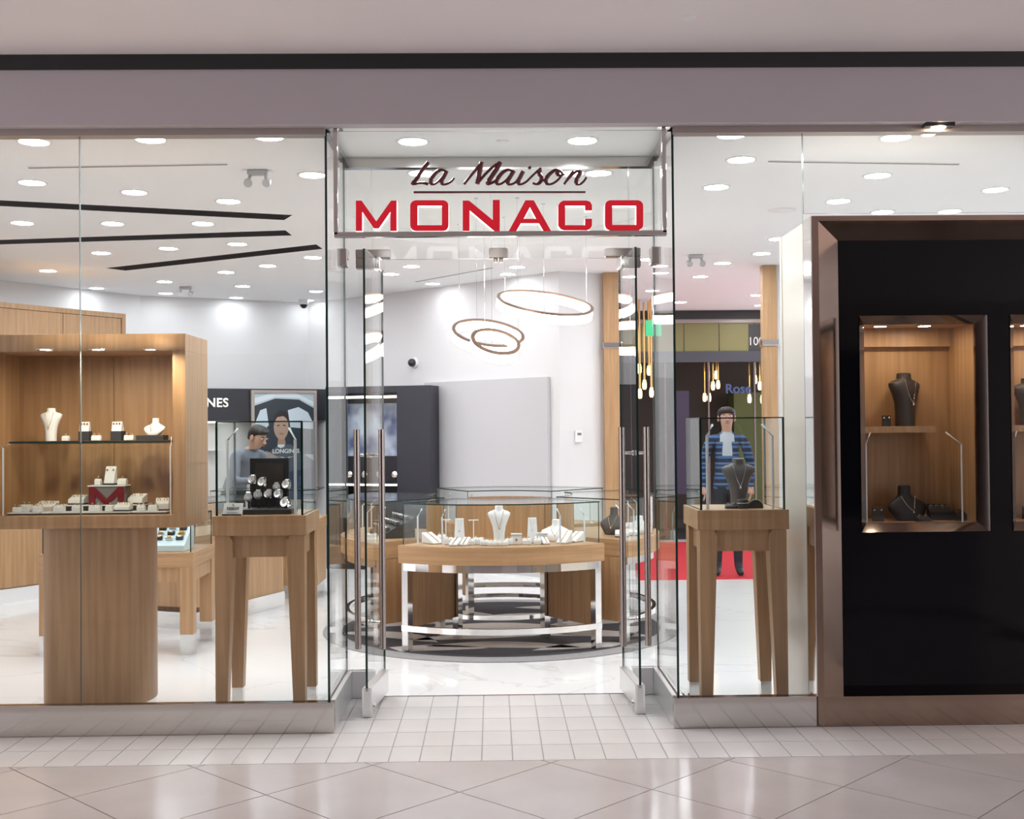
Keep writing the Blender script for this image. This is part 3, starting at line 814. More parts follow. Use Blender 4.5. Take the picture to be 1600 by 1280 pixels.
def tower(label, loc, w_=0.055, h_=0.12, rz=0, group=None):
    t = thing('pendant_tower', label, 'pendant stand', loc, rz, group)
    a, b = w_ / 2, w_ * 0.38
    MB().hexa([(-a, -0.025, 0), (a, -0.025, 0), (a, 0.025, 0), (-a, 0.025, 0)], [(-b, 0.0, h_), (b, 0.0, h_), (b, 0.02, h_), (-b, 0.02, h_)]).build('panel', 'white', t, bevel=0.002)
    MB().tube([(-b * .6, -0.004, h_ * .97), (0, -0.017, h_ * .55), (b * .6, -0.004, h_ * .97)], 0.001, 5).build('necklace', 'silver', t)
    MB().ball((0, -0.018, h_ * .5), 0.005, 0.003, 0.007, 8, 6).build('pendant', 'gem', t)
    return t
def t_bar(label, loc, h_=0.10, w_=0.05, group=None):
    t = thing('earring_tree', label, 'earring stand', loc, 0, group)
    MB().lathe([(0.018, 0), (0.018, 0.005), (0.004, 0.008)], 14).build('foot', 'white', t, True)
    MB().tube([(0, 0, 0.005), (0, 0, h_)], 0.003, 8).build('stem', 'white', t, True)
    MB().tube([(-w_ / 2, 0, h_), (w_ / 2, 0, h_)], 0.0035, 8).build('crossbar', 'white', t, True)
    for s in (-1, 1):
        MB().ball((s * w_ * .4, 0, h_ - 0.009), 0.004, n=8, k=6).build('earring', 'gold', t)
    return t
def light_post(parent, x, y, z0, h_, lean=(0.0, 0.05), m='acrylic'):
    mb = MB().tube([(x, y, z0), (x, y, z0 + h_ * 0.8), (x + lean[0], y + lean[1], z0 + h_)], 0.006, 8)
    return mb.build('light_post', m, parent, True)

# ================================================================== WOODEN SHOWCASE (long window)
SF = FRONT + 0.16; SBK = SF + 0.47
sx1 = X(290, SF, 680); sx0 = X(38, SBK - 0.03, 650) - 0.10
sz1 = Z(522, SF, 150); sz0 = Z(826, SF, 150)
iz1 = Z(549, SF, 150); iz0 = Z(806, SF, 150); ix1 = X(270, SF, 680); ix0 = sx0 + 0.095
sc_ = thing('display_showcase', 'large oak showcase box with open front, raised on an oval oak plinth', 'showcase', ((sx0 + sx1) / 2, SF, 0))
ox = (sx0 + sx1) / 2
def lb(x0, x1, y0, y1, z0, z1): return B(x0 - ox, x1 - ox, y0 - SF, y1 - SF, z0, z1)
lb(sx0, sx1, SF, SBK, iz1, sz1).build('top_panel', 'oak', sc_, bevel=0.002)
lb(sx0, sx1, SF, SBK, sz0, iz0).build('bottom_panel', 'oak', sc_, bevel=0.002)
lb(sx0, ix0, SF, SBK, iz0, iz1).build('side_panel', 'oak', sc_)
lb(ix1, sx1, SF, SBK, iz0, iz1).build('side_panel', 'oak', sc_)
xm = X(178, SBK - 0.03, 650)
lb(ix0, xm - 0.0015, SBK - 0.03, SBK, iz0, iz1).build('back_panel', 'oak', sc_)
lb(xm + 0.0015, ix1, SBK - 0.03, SBK, iz0, iz1).build('back_panel', 'oak', sc_)
lb(xm - 0.0015, xm + 0.0015, SBK - 0.012, SBK, iz0, iz1).build('back_joint', 'black', sc_)
for px in (70, 152, 235):
    p = onz(px, 545.5, iz1)
    l = MB().lathe([(0.042, 0), (0.045, -0.005), (0.036, -0.006), (0.035, -0.002)], 20).build('lamp_ring', 'chrome', sc_, True, (p.x - ox, p.y - SF, iz1))
    MB().lathe([(0.035, 0.0), (0.03, -0.003), (0.001, -0.0035)], 20).build('lamp_lens', 'spot', l, True)
# oval plinth
pl, pr_ = X(73, SF + 0.22, 950), X(241, SF + 0.22, 950)
pc = (pl + pr_) / 2 - ox; pw = (pr_ - pl) / 2
def stadium(hw, hd, n=14):
    out = []
    for cx, a0 in ((hw - hd * .55, -90), (-(hw - hd * .55), 90)):
        for i in range(n + 1):
            a = R(a0 + 180 * i / n); out.append((cx + hd * .55 * math.cos(a), hd * math.sin(a)))
    return out
MB().prism([(pc + a, 0.235 + b) for a, b in stadium(pw, 0.19)], 0.095, sz0).build('plinth', 'oak', sc_, True)
MB().prism([(pc + a, 0.235 + b) for a, b in stadium(pw - 0.006, 0.184)], 0, 0.095).build('kick_plate', 'chrome', sc_, True)
# glass shelf and lower glass box
shz = Z(689, SF + 0.2, 150)
gx0, gx1 = X(6, SF + 0.06, 760), X(266, SF + 0.04, 760)
gs = lid('glass_shelf', [(gx0 - ox + 0.01, 0.10), (gx1 - ox, 0.10), (gx1 - ox, SBK - SF - 0.04), (gx0 - ox + 0.01, SBK - SF - 0.04)], shz - 0.010, shz, sc_)
pane('front_glass', (gx0 - ox, 0.05), (gx1 - ox, 0.05), iz0 + 0.002, shz - 0.03, 0.006, sc_, 'case_glass', 'edge_pale')
for x in (gx0, gx1):
    MB().tube([(x - ox, 0.05, iz0), (x - ox, 0.05, shz - 0.03), (x - ox + (0.015 if x == gx0 else -0.015), 0.13, shz + 0.015 - (0.02 if x == gx0 else 0))], 0.005, 8).build('glass_post', 'acrylic', sc_, True)
# shelf items
Ys = SF + 0.22
def sh(px, Y=Ys, z=shz + .0012): return (X(px, Y, 680), Y, z)
bust('necklace_bust', 'tall white necklace bust on the glass shelf of the oak showcase', sh(80), 0.178, rz=R(-5), wk=0.8)
ring_box('single white ring box between the tall bust and a black riser', sh(103), 0.036, 0.036, 0.027)
earring_stand('white earring card on a black riser beside the tall bust', sh(133), 0.052, 0.052, 0, 0.05, lean=0.2, dots=3)
ring_box('double white ring box between the two black risers', sh(151), 0.052, 0.036, 0.027, R(8), 2)
earring_stand('white earring card on a black riser beside the low bust', sh(184), 0.056, 0.052, R(-10), 0.05, lean=0.2, dots=3)
ring_box('double white ring box beside the low bust on its charcoal block', sh(202), 0.052, 0.036, 0.027, R(6), 2)
blk = B(-0.073, 0.073, -0.05, 0.05, 0, 0.026).build('display_riser', 'dark_grey', None, loc=sh(238))
tag(blk, 'charcoal block carrying the low white necklace bust', 'display riser')
x, y, z = sh(240)
bust('necklace_bust', 'low wide white necklace bust with tilted neck on a charcoal block', (x, y, z + 0.0272), 0.092, rz=R(-28), tall=False, wk=1.15)
# floor of the showcase
def fl(px, Y): return (X(px, Y, 800), Y, iz0 + .0012)
def tray(px0, px1, Y, dep, label):
    x0, x1 = X(px0, Y, 800), X(px1, Y, 800)
    t = thing('jewellery_tray', label, 'tray', ((x0 + x1) / 2, Y, iz0 + .0012), 0)
    hw = (x1 - x0) / 2
    B(-hw, hw, -dep / 2, dep / 2, 0, 0.006).build('tray_base', 'dark_grey', t)
    B(-hw, hw, -dep / 2, dep / 2, 0.006, 0.012).build('tray_pad', 'white', t, bevel=0.002)
    return t
Yt = SF + 0.13
tray(17, 66, Yt, 0.10, 'small white jewellery tray in the oak showcase beside the end wall')
tray(69, 208, Yt, 0.10, 'long white jewellery tray along the front of the oak showcase')
tray(210, 264, Yt, 0.10, 'white jewellery tray in the oak showcase beside the glass post')
def tr(px, Y=Yt, dz=0.0144): return (X(px, Y, 800), Y, iz0 + dz)
gr = 'ring boxes on the front trays'
ring_box('two-ring white box on the small tray', tr(27, Yt - .02), 0.044, 0.034, 0.028, R(10), 2, group=None)
ring_box('wide white ring roll at the middle of the small tray', tr(42, Yt + .01), 0.06, 0.04, 0.040, R(-15), 2)
ring_box('white ring box at the inner end of the small tray', tr(59, Yt - .01), 0.05, 0.036, 0.034, R(8), 2)
for px, wd, n in ((93, .055, 2), (121, .05, 2), (149, .062, 2), (172, .042, 1)):
    ring_box('white cushioned ring box standing on the long front tray', tr(px, Yt - .01), wd, 0.038, 0.033, R(-8 + px % 9), n, group=gr)
ring_slope('white sloped ring cushion at the end of the long front tray', tr(193, Yt), 0.085, 0.055, 0.045, R(-6), 3)
ring_box('white ring box on the tray next to the sloped cushion', tr(221, Yt - .01), 0.046, 0.038, 0.030, R(6), 2)
ring_box('white ring box at the middle of the tray by the glass post', tr(240, Yt - .01), 0.052, 0.038, 0.032, R(-6), 2)
ring_slope('white cushion on a dark block raised beside the glass post', tr(254, Yt + 0.02), 0.07, 0.045, 0.068, R(12), 2)
Yu = SF + 0.27
ring_slope('grey sloped ring cushion behind the small tray', fl(72, Yu), 0.11, 0.085, 0.062, R(-10), 3, 'white')
st_ = B(-0.235, 0.235, -0.06, 0.06, 0, 0.036).build('display_step', ['dark_grey'], None, loc=fl(161, Yu)); tag(st_, 'low dark display step with white top behind the long tray', 'display step')
B(-0.24, 0.24, -0.063, 0.063, 0.036, 0.041).build('step_top', 'white', st_)
def su(px): 
    a = X(px, Yu, 780); return (a, Yu, iz0 + 0.0435)
ring_slope('white sloped ring cushion on the display step beside the red letter block', su(122), 0.088, 0.06, 0.052, R(-8), 4)
ring_slope('white ring cushion on the display step at the far side of the red letter block', su(215), 0.09, 0.06, 0.056, R(-14), 2, 'white')
mbk = thing('monogram_block', 'grey display block with a large red letter M on its front', 'display block', su(171))
B(-0.098, 0.098, -0.045, 0.045, 0, 0.098).build('block', 'grey', mbk)
B(-0.102, 0.102, -0.05, 0.05, 0.098, 0.104).build('block_top', 'white', mbk)
put(flat_curve([[(-.095, 0), (-.095, .096), (-.065, .096), (0, .03), (.065, .096), (.095, .096), (.095, 0), (.06, 0), (.06, .048), (.012, 0), (-.012, 0), (-.06, .048), (-.06, 0)]], 0.002), 'letter', mat('dark_red_print', (0.17, 0.004, 0.010), 0.4), mbk, (0, -0.047, 0.001), UPRIGHT)
x, y, z = su(171)
earring_stand('tall white earring card standing on the red letter block', (x + 0.005, y, z + 0.1052), 0.06, 0.092, R(-12), 0.008, lean=0.3)
ring_box('white ring cube on the red letter block beside the bare glass side', (x - 0.06, y, z + 0.1052), 0.034, 0.034, 0.034, 0, 1)
ring_box('wide white ring cube on the red letter block next to the earring card foot', (x + 0.072, y, z + 0.1052), 0.05, 0.036, 0.034, 0, 1)

# ================================================================== PEDESTALS
PF = FRONT + 0.17
def pedestal(px0, px1, label, glabel, ptop, pdeck, side):
    x0, x1 = X(px0, PF, 800), X(px1, PF, 800)
    W_ = x1 - x0; cx = (x0 + x1) / 2; D_ = W_ * 0.94
    zt = Z(pdeck, PF, (px0 + px1) / 2)
    t = thing('display_pedestal', label, 'display pedestal', (cx, PF, 0))
    hw = W_ / 2
    B(-hw, hw, 0, D_, zt - 0.105, zt).build('table_top', 'oak', t, bevel=0.003)
    a = hw - 0.012
    for s, yy in ((0, 0.035), (0, D_ - 0.055)):
        B(-a + 0.09, a - 0.09, yy, yy + 0.02, zt - 0.22, zt - 0.105).build('apron', 'oak', t)
    for s in (-1, 1):
        B(s * (a - 0.035) - 0.01, s * (a - 0.035) + 0.01, 0.09, D_ - 0.09, zt - 0.22, zt - 0.105).build('apron', 'oak', t)
    zs = zt - 0.20
    for sx in (-1, 1):
        for yy, sy in ((0.012, 1), (D_ - 0.012, -1)):
            def sq(wd, z):
                xa, xb = sorted((sx * a, sx * (a - wd))); ya, yb = sorted((yy, yy + sy * wd))
                return [(xa, ya, z), (xb, ya, z), (xb, yb, z), (xa, yb, z)]
            l = MB().rings([sq(0.062, 0.105), sq(0.092, zs), sq(0.092, zt - 0.135), sq(0.075, zt - 0.105)]).build('leg', 'oak', t)
            MB().rings([sq(0.058, 0), sq(0.060, 0.105)]).build('foot', 'chrome', l)
    # glass case (a thing that stands on the pedestal)
    zg = Z(ptop, PF, (px0 + px1) / 2)
    gw = hw - 0.022
    c = thing('glass_case', glabel, 'glass case', (cx, PF + 0.012, zt))
    hd = D_ - 0.03; hz = zg - zt
    pane('front_pane', (-gw, 0.004), (gw, 0.004), 0, hz - 0.006, 0.012, c, 'case_glass')
    pane('back_pane', (-gw, hd), (gw, hd), 0, hz - 0.006, 0.012, c, 'case_glass')
    for s in (-1, 1):
        pane('side_pane', (s * gw, 0.004), (s * gw, hd), 0, hz - 0.006, 0.012, c, 'case_glass')
    lid('top_pane', [(-gw - .004, 0), (gw + .004, 0), (gw + .004, hd + .004), (-gw - .004, hd + .004)], hz - 0.006, hz, c)
    for s in (-1, 1):
        MB().tube([(s * (gw - 0.045), 0.06, 0), (s * (gw - 0.045), 0.06, hz * 0.80), (s * (gw - 0.055 - 0.03), 0.12, hz * 0.92)], 0.0075, 8).build('light_post', 'acrylic', c, True)
    return cx, zt, hw, D_, hz
cx1, zt1, hw1, D1_, hz1 = pedestal(331, 478, 'oak four-legged pedestal holding a glass case of watches', 'tall glass case of watches standing on the oak pedestal', 658, 806, 1)
cx2, zt2, hw2, D2_, hz2 = pedestal(1090, 1233, 'oak four-legged pedestal holding the necklace glass case beside the dark display wall', 'tall glass case with a smoky bust standing on the oak pedestal', 652, 797, -1)
# contents: watches
Yw = PF + 0.17
wx = lambda px, Y=Yw: X(px, Y, 760)
wz = lambda py, Y=Yw: Z(py, Y, 420)
bd = thing('watch_display_board', 'black upright watch display board inside the glass case', 'display board', (wx(421, Yw + 0.12), Yw + 0.12, zt1))
bw_ = (wx(451, Yw + .12) - wx(390, Yw + .12)) / 2
B(-bw_, bw_, 0, 0.02, 0, wz(716, Yw + .12) - zt1).build('board', 'black', bd, bevel=0.003)
B(-bw_ + 0.03, bw_ - 0.03, -0.004, 0, 0.11, wz(724, Yw + .12) - zt1).build('board_panel', mat('dark_bronze_print', (0.045, 0.034, 0.028), 0.4), bd)
B(-bw_ - 0.03, bw_ + 0.05, -0.22, -0.02, 0, 0.028).build('board_base', 'dark_grey', bd, bevel=0.003)
for k, (px, py, dy, s) in enumerate(((394, 749, 0.07, 1.0), (409, 753, 0.05, 1.05), (432, 761, 0.05, 1.0), (447, 757, 0.06, 1.05), (403, 773, 0.0, 1.1), (419, 772, 0.0, 1.0), (434, 772, 0.0, .95), (388, 777, -0.04, 1.05), (445, 794, -0.05, 1.15))):
    Y = Yw + dy
    x, z = wx(px, Y), wz(py, Y)
    zb = zt1 + 0.0292
    t = thing('wrist_watch', 'white-dialled wristwatch clipped on a black stand in the pedestal case', 'watch', (x, Y, zb), R(random.uniform(-25, 25)), 'watches in the pedestal case')
    hz_ = max(z - zb, 0.032)
    MB().tube([(0, 0.012, 0), (0, 0.012, hz_)], 0.006, 8).build('stand', 'black', t)
    r_ = 0.020 * s
    pts = [(0, 0.016 + 0.020 * math.sin(a), hz_ + 0.026 * s * math.cos(a)) for a in [2 * math.pi * i / 18 for i in range(18)]]
    mb = MB()
    rr = [[(dx, p[1] + 0.0, p[2]) for dx in (-0.010 * s, 0.010 * s)] for p in pts]
    for i in range(18):
        a, b = rr[i], rr[(i + 1) % 18]
        mb.add([a[0], a[1], b[1], b[0]], [(0, 1, 2, 3)])
    mb.build('strap', 'white' if k % 3 == 0 else 'silver', t, True)
    cs = MB().lathe([(r_, 0), (r_ * 1.08, 0.004), (r_ * 1.02, 0.008), (r_ * .9, 0.0085)], 20).build('case', 'silver', t, True, (0, -0.004, hz_)); cs.rotation_euler = (R(80), 0, 0)
    MB().lathe([(r_ * .9, 0.0082), (0.001, 0.0088)], 20).build('dial', 'white', cs)
    MB().box(-0.0006, 0.0006, 0, r_ * .7, 0.009, 0.0095).box(0, r_ * .5, -0.0006, 0.0006, 0.009, 0.0095).build('hands', 'black', cs)
cd = thing('brand_card', 'small white brand card leaning inside the watch case', 'card', (wx(363, PF + 0.045), PF + 0.045, zt1 + .0012), R(-3))
MB().hexa([(-.05, -.012, 0), (.05, -.012, 0), (.05, .012, 0), (-.05, .012, 0)], [(-.045, .008, .062), (.055, .008, .062), (.055, .014, .062), (-.045, .014, .062)]).build('card_plate', 'white', cd)
B(-.052, .05, -.016, .014, 0, 0.006).build('card_foot', 'dark_grey', cd)
put(text_mesh('TISSOT', 0.021, 0.0004, 1.0, 1.0, 0.0004), 'lettering', 'black', cd, (0.003, -0.0035, 0.034), (R(72), 0, 0))
put(text_mesh('+', 0.016, 0.0004, 1, 1.3, 0.0006), 'emblem', 'red', cd, (0.004, 0.0012, 0.051), (R(72), 0, 0))
B(-.03, .034, -.0105, -.008, 0.0145, 0.016).build('fine_print', 'grey', cd)
# contents: necklace case
Yn = PF + 0.22
nx = lambda px, Y=Yn: X(px, Y, 760)
bust('necklace_bust', 'smoky grey necklace bust with a diamond pendant in the pedestal case', (nx(1154), Yn, zt2), Z(716, Yn, 1154) - zt2, 'smoke', 0, 'silver', None, True, 0.8)
ring_slope('dark low earring pad in front of the smoky bust', (nx(1142, Yn - .1), Yn - .1, zt2), 0.06, 0.04, 0.022, 0, 2, 'dark_grey', metal='silver')
t = thing('bracelet_stand', 'short dark bracelet roll in front of the smoky bust', 'bracelet stand', (nx(1160, Yn - .11), Yn - .11, zt2))
MB().lathe([(0.03, 0), (0.03, 0.045), (0.026, 0.05), (0.001, 0.05)], 20).build('roll', 'brown_vel', t, True)
MB().tube([(0.031 * math.cos(a), 0.031 * math.sin(a), 0.03) for a in [2 * math.pi * i / 24 for i in range(24)]], 0.0015, 6, closed=True).build('bracelet', 'silver', t, True)
t = thing('bangle_stand', 'dark half-round bangle stand with a silver bangle', 'bangle stand', (nx(1180, Yn - .1), Yn - .1, zt2))
MB().xz([(-.038, 0), (.038, 0)] + [(.038 * math.cos(R(a)), .005 + .04 * math.sin(R(a))) for a in range(0, 181, 15)], -0.015, 0.015).build('arch', 'brown_vel', t)
MB().tube([(.041 * math.cos(R(a)), -0.004, .005 + .043 * math.sin(R(a))) for a in range(0, 181, 12)], 0.0022, 6).build('bangle', 'silver', t, True)

# ================================================================== DARK DISPLAY WALL
DWY = FRONT - 0.035; DWB = FRONT + 0.09
dx0 = SIDE; dx1 = 4.2
bxz = lambda px, py, Y: (at(px, py, Y).x, at(px, py, Y).z)
dw = thing('display_wall', 'black gloss display wall in a wide bronze frame with lit wooden niches', 'display wall', (dx0, FRONT, 0))
e1 = X(1283, DWY, 700) - dx0               # outer flat strip
e2 = X(1313, DWB, 700) - dx0               # inner edge of the splay
top0 = Z(337, DWY, 1330); top1 = Z(345, DWY, 1330); top2 = Z(376, DWB, 1330)
bot = Z(1079, DWB, 1400)
WD_ = dx1 - dx0
f0, f1 = DWY - FRONT, DWB - FRONT
MB().box(0, e1, f0, f1 + 0.02, 0, top0).build('frame_post', 'bronze', dw)
MB().hexa([(e1, f0, 0), (e2, f1, 0), (e2, f1 + .02, 0), (e1, f1 + .02, 0)], [(e1, f0, top1), (e2, f1, top2), (e2, f1 + .02, top2), (e1, f1 + .02, top1)]).build('frame_splay', 'bronze', dw)
MB().box(e1, WD_, f0, f1 + 0.02, top1, top0).build('frame_head', 'bronze', dw)
MB().hexa([(e2, f1, top2), (WD_, f1, top2), (WD_, f1 + .02, top2), (e2, f1 + .02, top2)], [(e1, f0, top1), (WD_, f0, top1), (WD_, f1 + .02, top1), (e1, f1 + .02, top1)]).build('frame_splay', 'bronze', dw)
MB().box(e1 + .001, WD_, f0 + 0.004, f1 + 0.02, 0, bot).build('frame_sill', 'bronze', dw)
# cream side and body
B(0.004, 0.03, 0.09, 0.62, 0, top0 - 0.004).build('side_panel', 'cream', dw)
B(0.0, WD_, 0.60, 0.64, 0, top0 - 0.004).build('rear_panel', 'cream', dw)
B(0.03, WD_, 0.12, 0.60, top0 - 0.03, top0 - 0.006).build('roof_panel', 'cream', dw)
B(-0.006, 0.006, -0.03, 0.12, BASE, top0).build('corner_trim', 'chrome', dw)
# niches
def niche_edges(px0, px1):
    a0 = X(px0, DWB, 660) - dx0; a1 = X(px1, DWB, 660) - dx0
    return a0, a1
nz1 = Z(493, DWB, 1440); nz0 = Z(831, DWB, 1440)
n1 = niche_edges(1344, 1544)
wdt = n1[1] - n1[0]
n2 = (X(1580, DWB, 660) - dx0, X(1580, DWB, 660) - dx0 + wdt)
n3 = (n2[1] + (n2[0] - n1[1]), n2[1] + (n2[0] - n1[1]) + wdt)
# black panel pieces around the niches
edges = [e2 - 0.005, n1[0], n1[1], n2[0], n2[1], n3[0], n3[1], WD_]
B(edges[0], WD_, f1, f1 + 0.02, nz1, top2 + 0.01).build('black_panel', 'black_gloss', dw)
B(edges[0], WD_, f1, f1 + 0.02, bot - 0.01, nz0).build('black_panel', 'black_gloss', dw)
for i in (0, 2, 4, 6):
    B(edges[i], edges[i + 1], f1, f1 + 0.02, nz0, nz1).build('black_panel', 'black_gloss', dw)
M['dark_chrome'] = mat('dark_polished_metal', (0.30, 0.25, 0.23), 0.08, 1.0)
NY = f1 + 0.05; ND = f1 + 0.42
shelf_z = Z(666, FRONT + ND - 0.1, 1420)
for a0, a1 in (n1, n2, n3):
    nb = bpy.data.objects.new('niche', None); C.objects.link(nb); nb.parent = dw; nb.location = (a0, 0, 0)
    ww = a1 - a0; q = 0.042
    # splayed metal frame
    for s, (xa, xb) in enumerate(((0, q), (ww, ww - q))):
        v = [(xa, f1 - 0.006, nz0), (xb, NY, nz0 + q), (xb, NY, nz1 - q), (xa, f1 - 0.006, nz1), (xa, f1 + .03, nz0), (xb, NY + .02, nz0 + q), (xb, NY + .02, nz1 - q), (xa, f1 + .03, nz1)]
        MB().add(v, [(0, 1, 2, 3), (4, 7, 6, 5), (0, 3, 7, 4), (1, 5, 6, 2), (3, 2, 6, 7), (0, 4, 5, 1)]).build('niche_frame', 'dark_chrome', nb)
    for za, zb in ((nz0, nz0 + q), (nz1, nz1 - q)):
        v = [(0, f1 - 0.006, za), (ww, f1 - 0.006, za), (ww - q, NY, zb), (q, NY, zb), (0, f1 + .03, za), (ww, f1 + .03, za), (ww - q, NY + .02, zb), (q, NY + .02, zb)]
        MB().add(v, [(0, 1, 2, 3), (4, 7, 6, 5), (0, 3, 7, 4), (1, 5, 6, 2), (3, 2, 6, 7), (0, 4, 5, 1)]).build('niche_frame', 'dark_chrome', nb)
    i0, i1 = q - 0.004, ww - q + 0.004; j0, j1 = nz0 + q - 0.004, nz1 - q + 0.004
    B(i0, i1, ND, ND + 0.02, j0, j1).build('niche_back', 'oak', nb)
    B(i0 - 0.02, i0, NY + .02, ND + .02, j0, j1).build('niche_side', 'oak', nb)
    B(i1, i1 + 0.02, NY + .02, ND + .02, j0, j1).build('niche_side', 'oak', nb)
    B(i0, i1, NY + .02, ND + .02, j1, j1 + 0.02).build('niche_top', 'oak', nb)
    B(i0, i1, NY + .02, ND + .02, j0 - 0.02, j0).build('niche_floor', 'oak', nb)
    B(i0 + 0.002, i1 - 0.002, ND - 0.05, ND - 0.001, j1 - 0.10, j1 - 0.001).build('niche_valance', 'oak', nb)
    B(i0 + 0.001, i1 - 0.14, ND - 0.17, ND - 0.001, shelf_z - 0.035, shelf_z).build('niche_shelf', 'oak', nb)
    for fx in (() if (a0, a1) == n3 else (0.22, 0.62)):
        off = '_offscreen' if (a0, a1) == n2 and fx > 0.5 else ''
        l = MB().lathe([(0.040, 0), (0.042, -0.004), (0.034, -0.005), (0.034, -0.001)], 20).build('lamp_ring', 'chrome', nb, True, (i0 + fx * (i1 - i0), NY + 0.12, j1))
        MB().lathe([(0.034, 0), (0.03, -0.003), (0.001, -0.0035)], 20).build('lamp_lens' + off, 'dim_spot', nb, True, l.location)
    pane('niche_glass', (i0, NY + 0.012), (i1, NY + 0.012), j0, j1, 0.006, nb, 'case_glass', 'edge')
    for xx, ln in ((i0 + 0.025, 0.05), (i1 - 0.06, -0.05)):
        MB().tube([(xx, NY + 0.06, j0), (xx, NY + 0.06, shelf_z - 0.10), (xx + ln, NY + 0.14, shelf_z - 0.035)], 0.005, 8).build('glass_post', 'acrylic', nb, True)
def ni(px, py, dy, n=None):
    Y = FRONT + ND - dy
    return (X(px, Y, py), Y, 0)
x, y, _ = ni(1414, 640, 0.09)
bust('necklace_bust', 'dark brown leather necklace bust turned sideways on the niche shelf', (x, y, shelf_z), Z(583, y, 1414) - shelf_z, 'brown_vel', R(32), 'silver', None, True, 0.95)
x, y, _ = ni(1385, 655, 0.10)
earring_stand('tiny black earring card beside the brown bust in the niche', (x, y, shelf_z), 0.045, 0.06, R(-12), 0, m='black', metal='silver')
nf = nz0 + 0.042 - 0.004
for px, dy, w_, hh, rz, lbl in ((1420, 0.16, 0.19, 0.19, 20, 'black half-bust with scattered diamond studs on the niche floor'),):
    x, y, _ = ni(px, 800, dy)
    t = bust('necklace_bust', lbl, (x, y, nf), hh, 'black', R(rz), 'silver', None, False, 0.95)
x, y, _ = ni(1372, 800, 0.20); earring_stand('black sloped earring card at the foot of the niche glass post', (x, y, nf), 0.06, 0.075, R(-15), 0, m='black', metal='silver', lean=.6)
x, y, _ = ni(1468, 800, 0.14); ring_slope('black ring pad with a row of small silver rings in the niche', (x, y, nf), 0.12, 0.08, 0.085, R(-8), 4, 'black', metal='silver')
x, y, _ = ni(1500, 800, 0.2); ring_slope('small black ring pad beside the niche wall', (x, y, nf), 0.06, 0.06, 0.06, R(10), 2, 'black', metal='gold')
x, y, _ = ni(1442, 800, 0.24); ring_slope('low black ring pad in front of the black half-bust', (x, y, nf), 0.07, 0.05, 0.03, R(6), 2, 'black', metal='silver')
xb = dx0 + n2[0] + 0.25
bust('necklace_bust', 'dark brown leather necklace bust in the second niche', (xb, FRONT + ND - .09, shelf_z), 0.26, 'brown_vel', R(20), 'silver')
ring_slope('black ring pad on the floor of the second niche', (xb, FRONT + ND - .15, nf), 0.12, 0.08, 0.07, 0, 4, 'black', metal='silver')
# small recessed spotlight in the head channel
p = at(1466, 206, FRONT - 0.06)
t = thing('recessed_spotlight', 'square dark recessed spotlight in the window head over the dark display wall', 'spotlight', (p.x, FRONT - 0.065, FB))
B(-0.075, 0.075, -0.03, 0.03, -0.02, 0.005).build('housing', 'black', t, bevel=0.003)
MB().lathe([(0.035, -0.022), (0.03, -0.026), (0.001, -0.027)], 18).build('bulb', 'dim_spot', t, True)

# ================================================================== RING COUNTER
RC = Vector((0.05, 8.92))
rugo = thing('round_rug', 'round rug with cream and charcoal leaf swirls and a grey border under the ring counter', 'rug', (RC.x, RC.y, 0))
MB().lathe([(1.36, 0), (1.36, 0.008), (1.355, 0.010), (1.22, 0.010)], 72, cap=False).build('rug_border', 'rug_edge', rugo)
MB().lathe([(1.222, 0), (1.222, 0.010), (0.001, 0.010)], 72, cap=False).build('rug_field', 'rug_dark', rugo)
def leaf(cx, cy, L, wd, ang, bend):
    up_, dn = [], []
    for i in range(13):
        t = i / 12; x = (t - .5) * L
        b = bend * (1 - (2 * t - 1) ** 2)
        wv = wd * 1.5 * math.sin(math.pi * t) ** .8
        up_.append((x, b + wv)); dn.append((x, b - wv * .55))
    pts = up_ + dn[::-1][1:-1]
    c, s_ = math.cos(ang), math.sin(ang)
    return [(cx + x * c - y * s_, cy + x * s_ + y * c) for x, y in pts]
for cx, cy, L, wd, ang, bend in ((-.55, -.95, .9, .09, .1, .05), (.0, -.86, 1.1, .10, -.1, .05), (.62, -.92, .85, .085, .2, .05), (-.85, -.45, .9, .1, -.5, .08), (-.15, -.5, 1.0, .12, .15, .06), (.6, -.45, 1.0, .12, -.15, .06), (.0, -.1, 1.1, .12, -.1, .05), (-.7, .1, .9, .11, .3, .06), (.75, .05, .9, .11, .3, .05), (.2, .35, 1.1, .12, .1, .05), (-.5, .6, .9, .1, -.2, .05), (.55, .75, .9, .1, -.3, .05), (-.95, .25, .5, .06, 1.2, .03), (1.0, -.3, .5, .06, 1.3, .03)):
    put(flat_curve([[p for p in leaf(cx, cy, L, wd, ang, bend) if math.hypot(*p) < 1.215]], 0.0008), 'swirl', 'rug_cream', rugo, (0, 0, 0.0105))
ZD0, ZD1, ZG = 0.615, 0.735, 1.022
def arc(r_, a0, a1, n=14): return [(r_ * math.cos(a0 + (a1 - a0) * i / n), r_ * math.sin(a0 + (a1 - a0) * i / n)) for i in range(n + 1)]
def sector(ri, ro, a0, a1, n=14): return arc(ro, a0, a1, n) + arc(ri, a1, a0, n)
def curved(mb, r0_, r1_, a0, a1, z0, z1, n=14):
    for i in range(n):
        b0 = a0 + (a1 - a0) * i / n; b1 = a0 + (a1 - a0) * (i + 1) / n
    o0, o1 = arc(r1_, a0, a1, n), arc(r0_, a0, a1, n)
    rr = [[(o0[i][0], o0[i][1], z0), (o0[i][0], o0[i][1], z1), (o1[i][0], o1[i][1], z1), (o1[i][0], o1[i][1], z0)] for i in range(n + 1)]
    return mb.rings(rr)
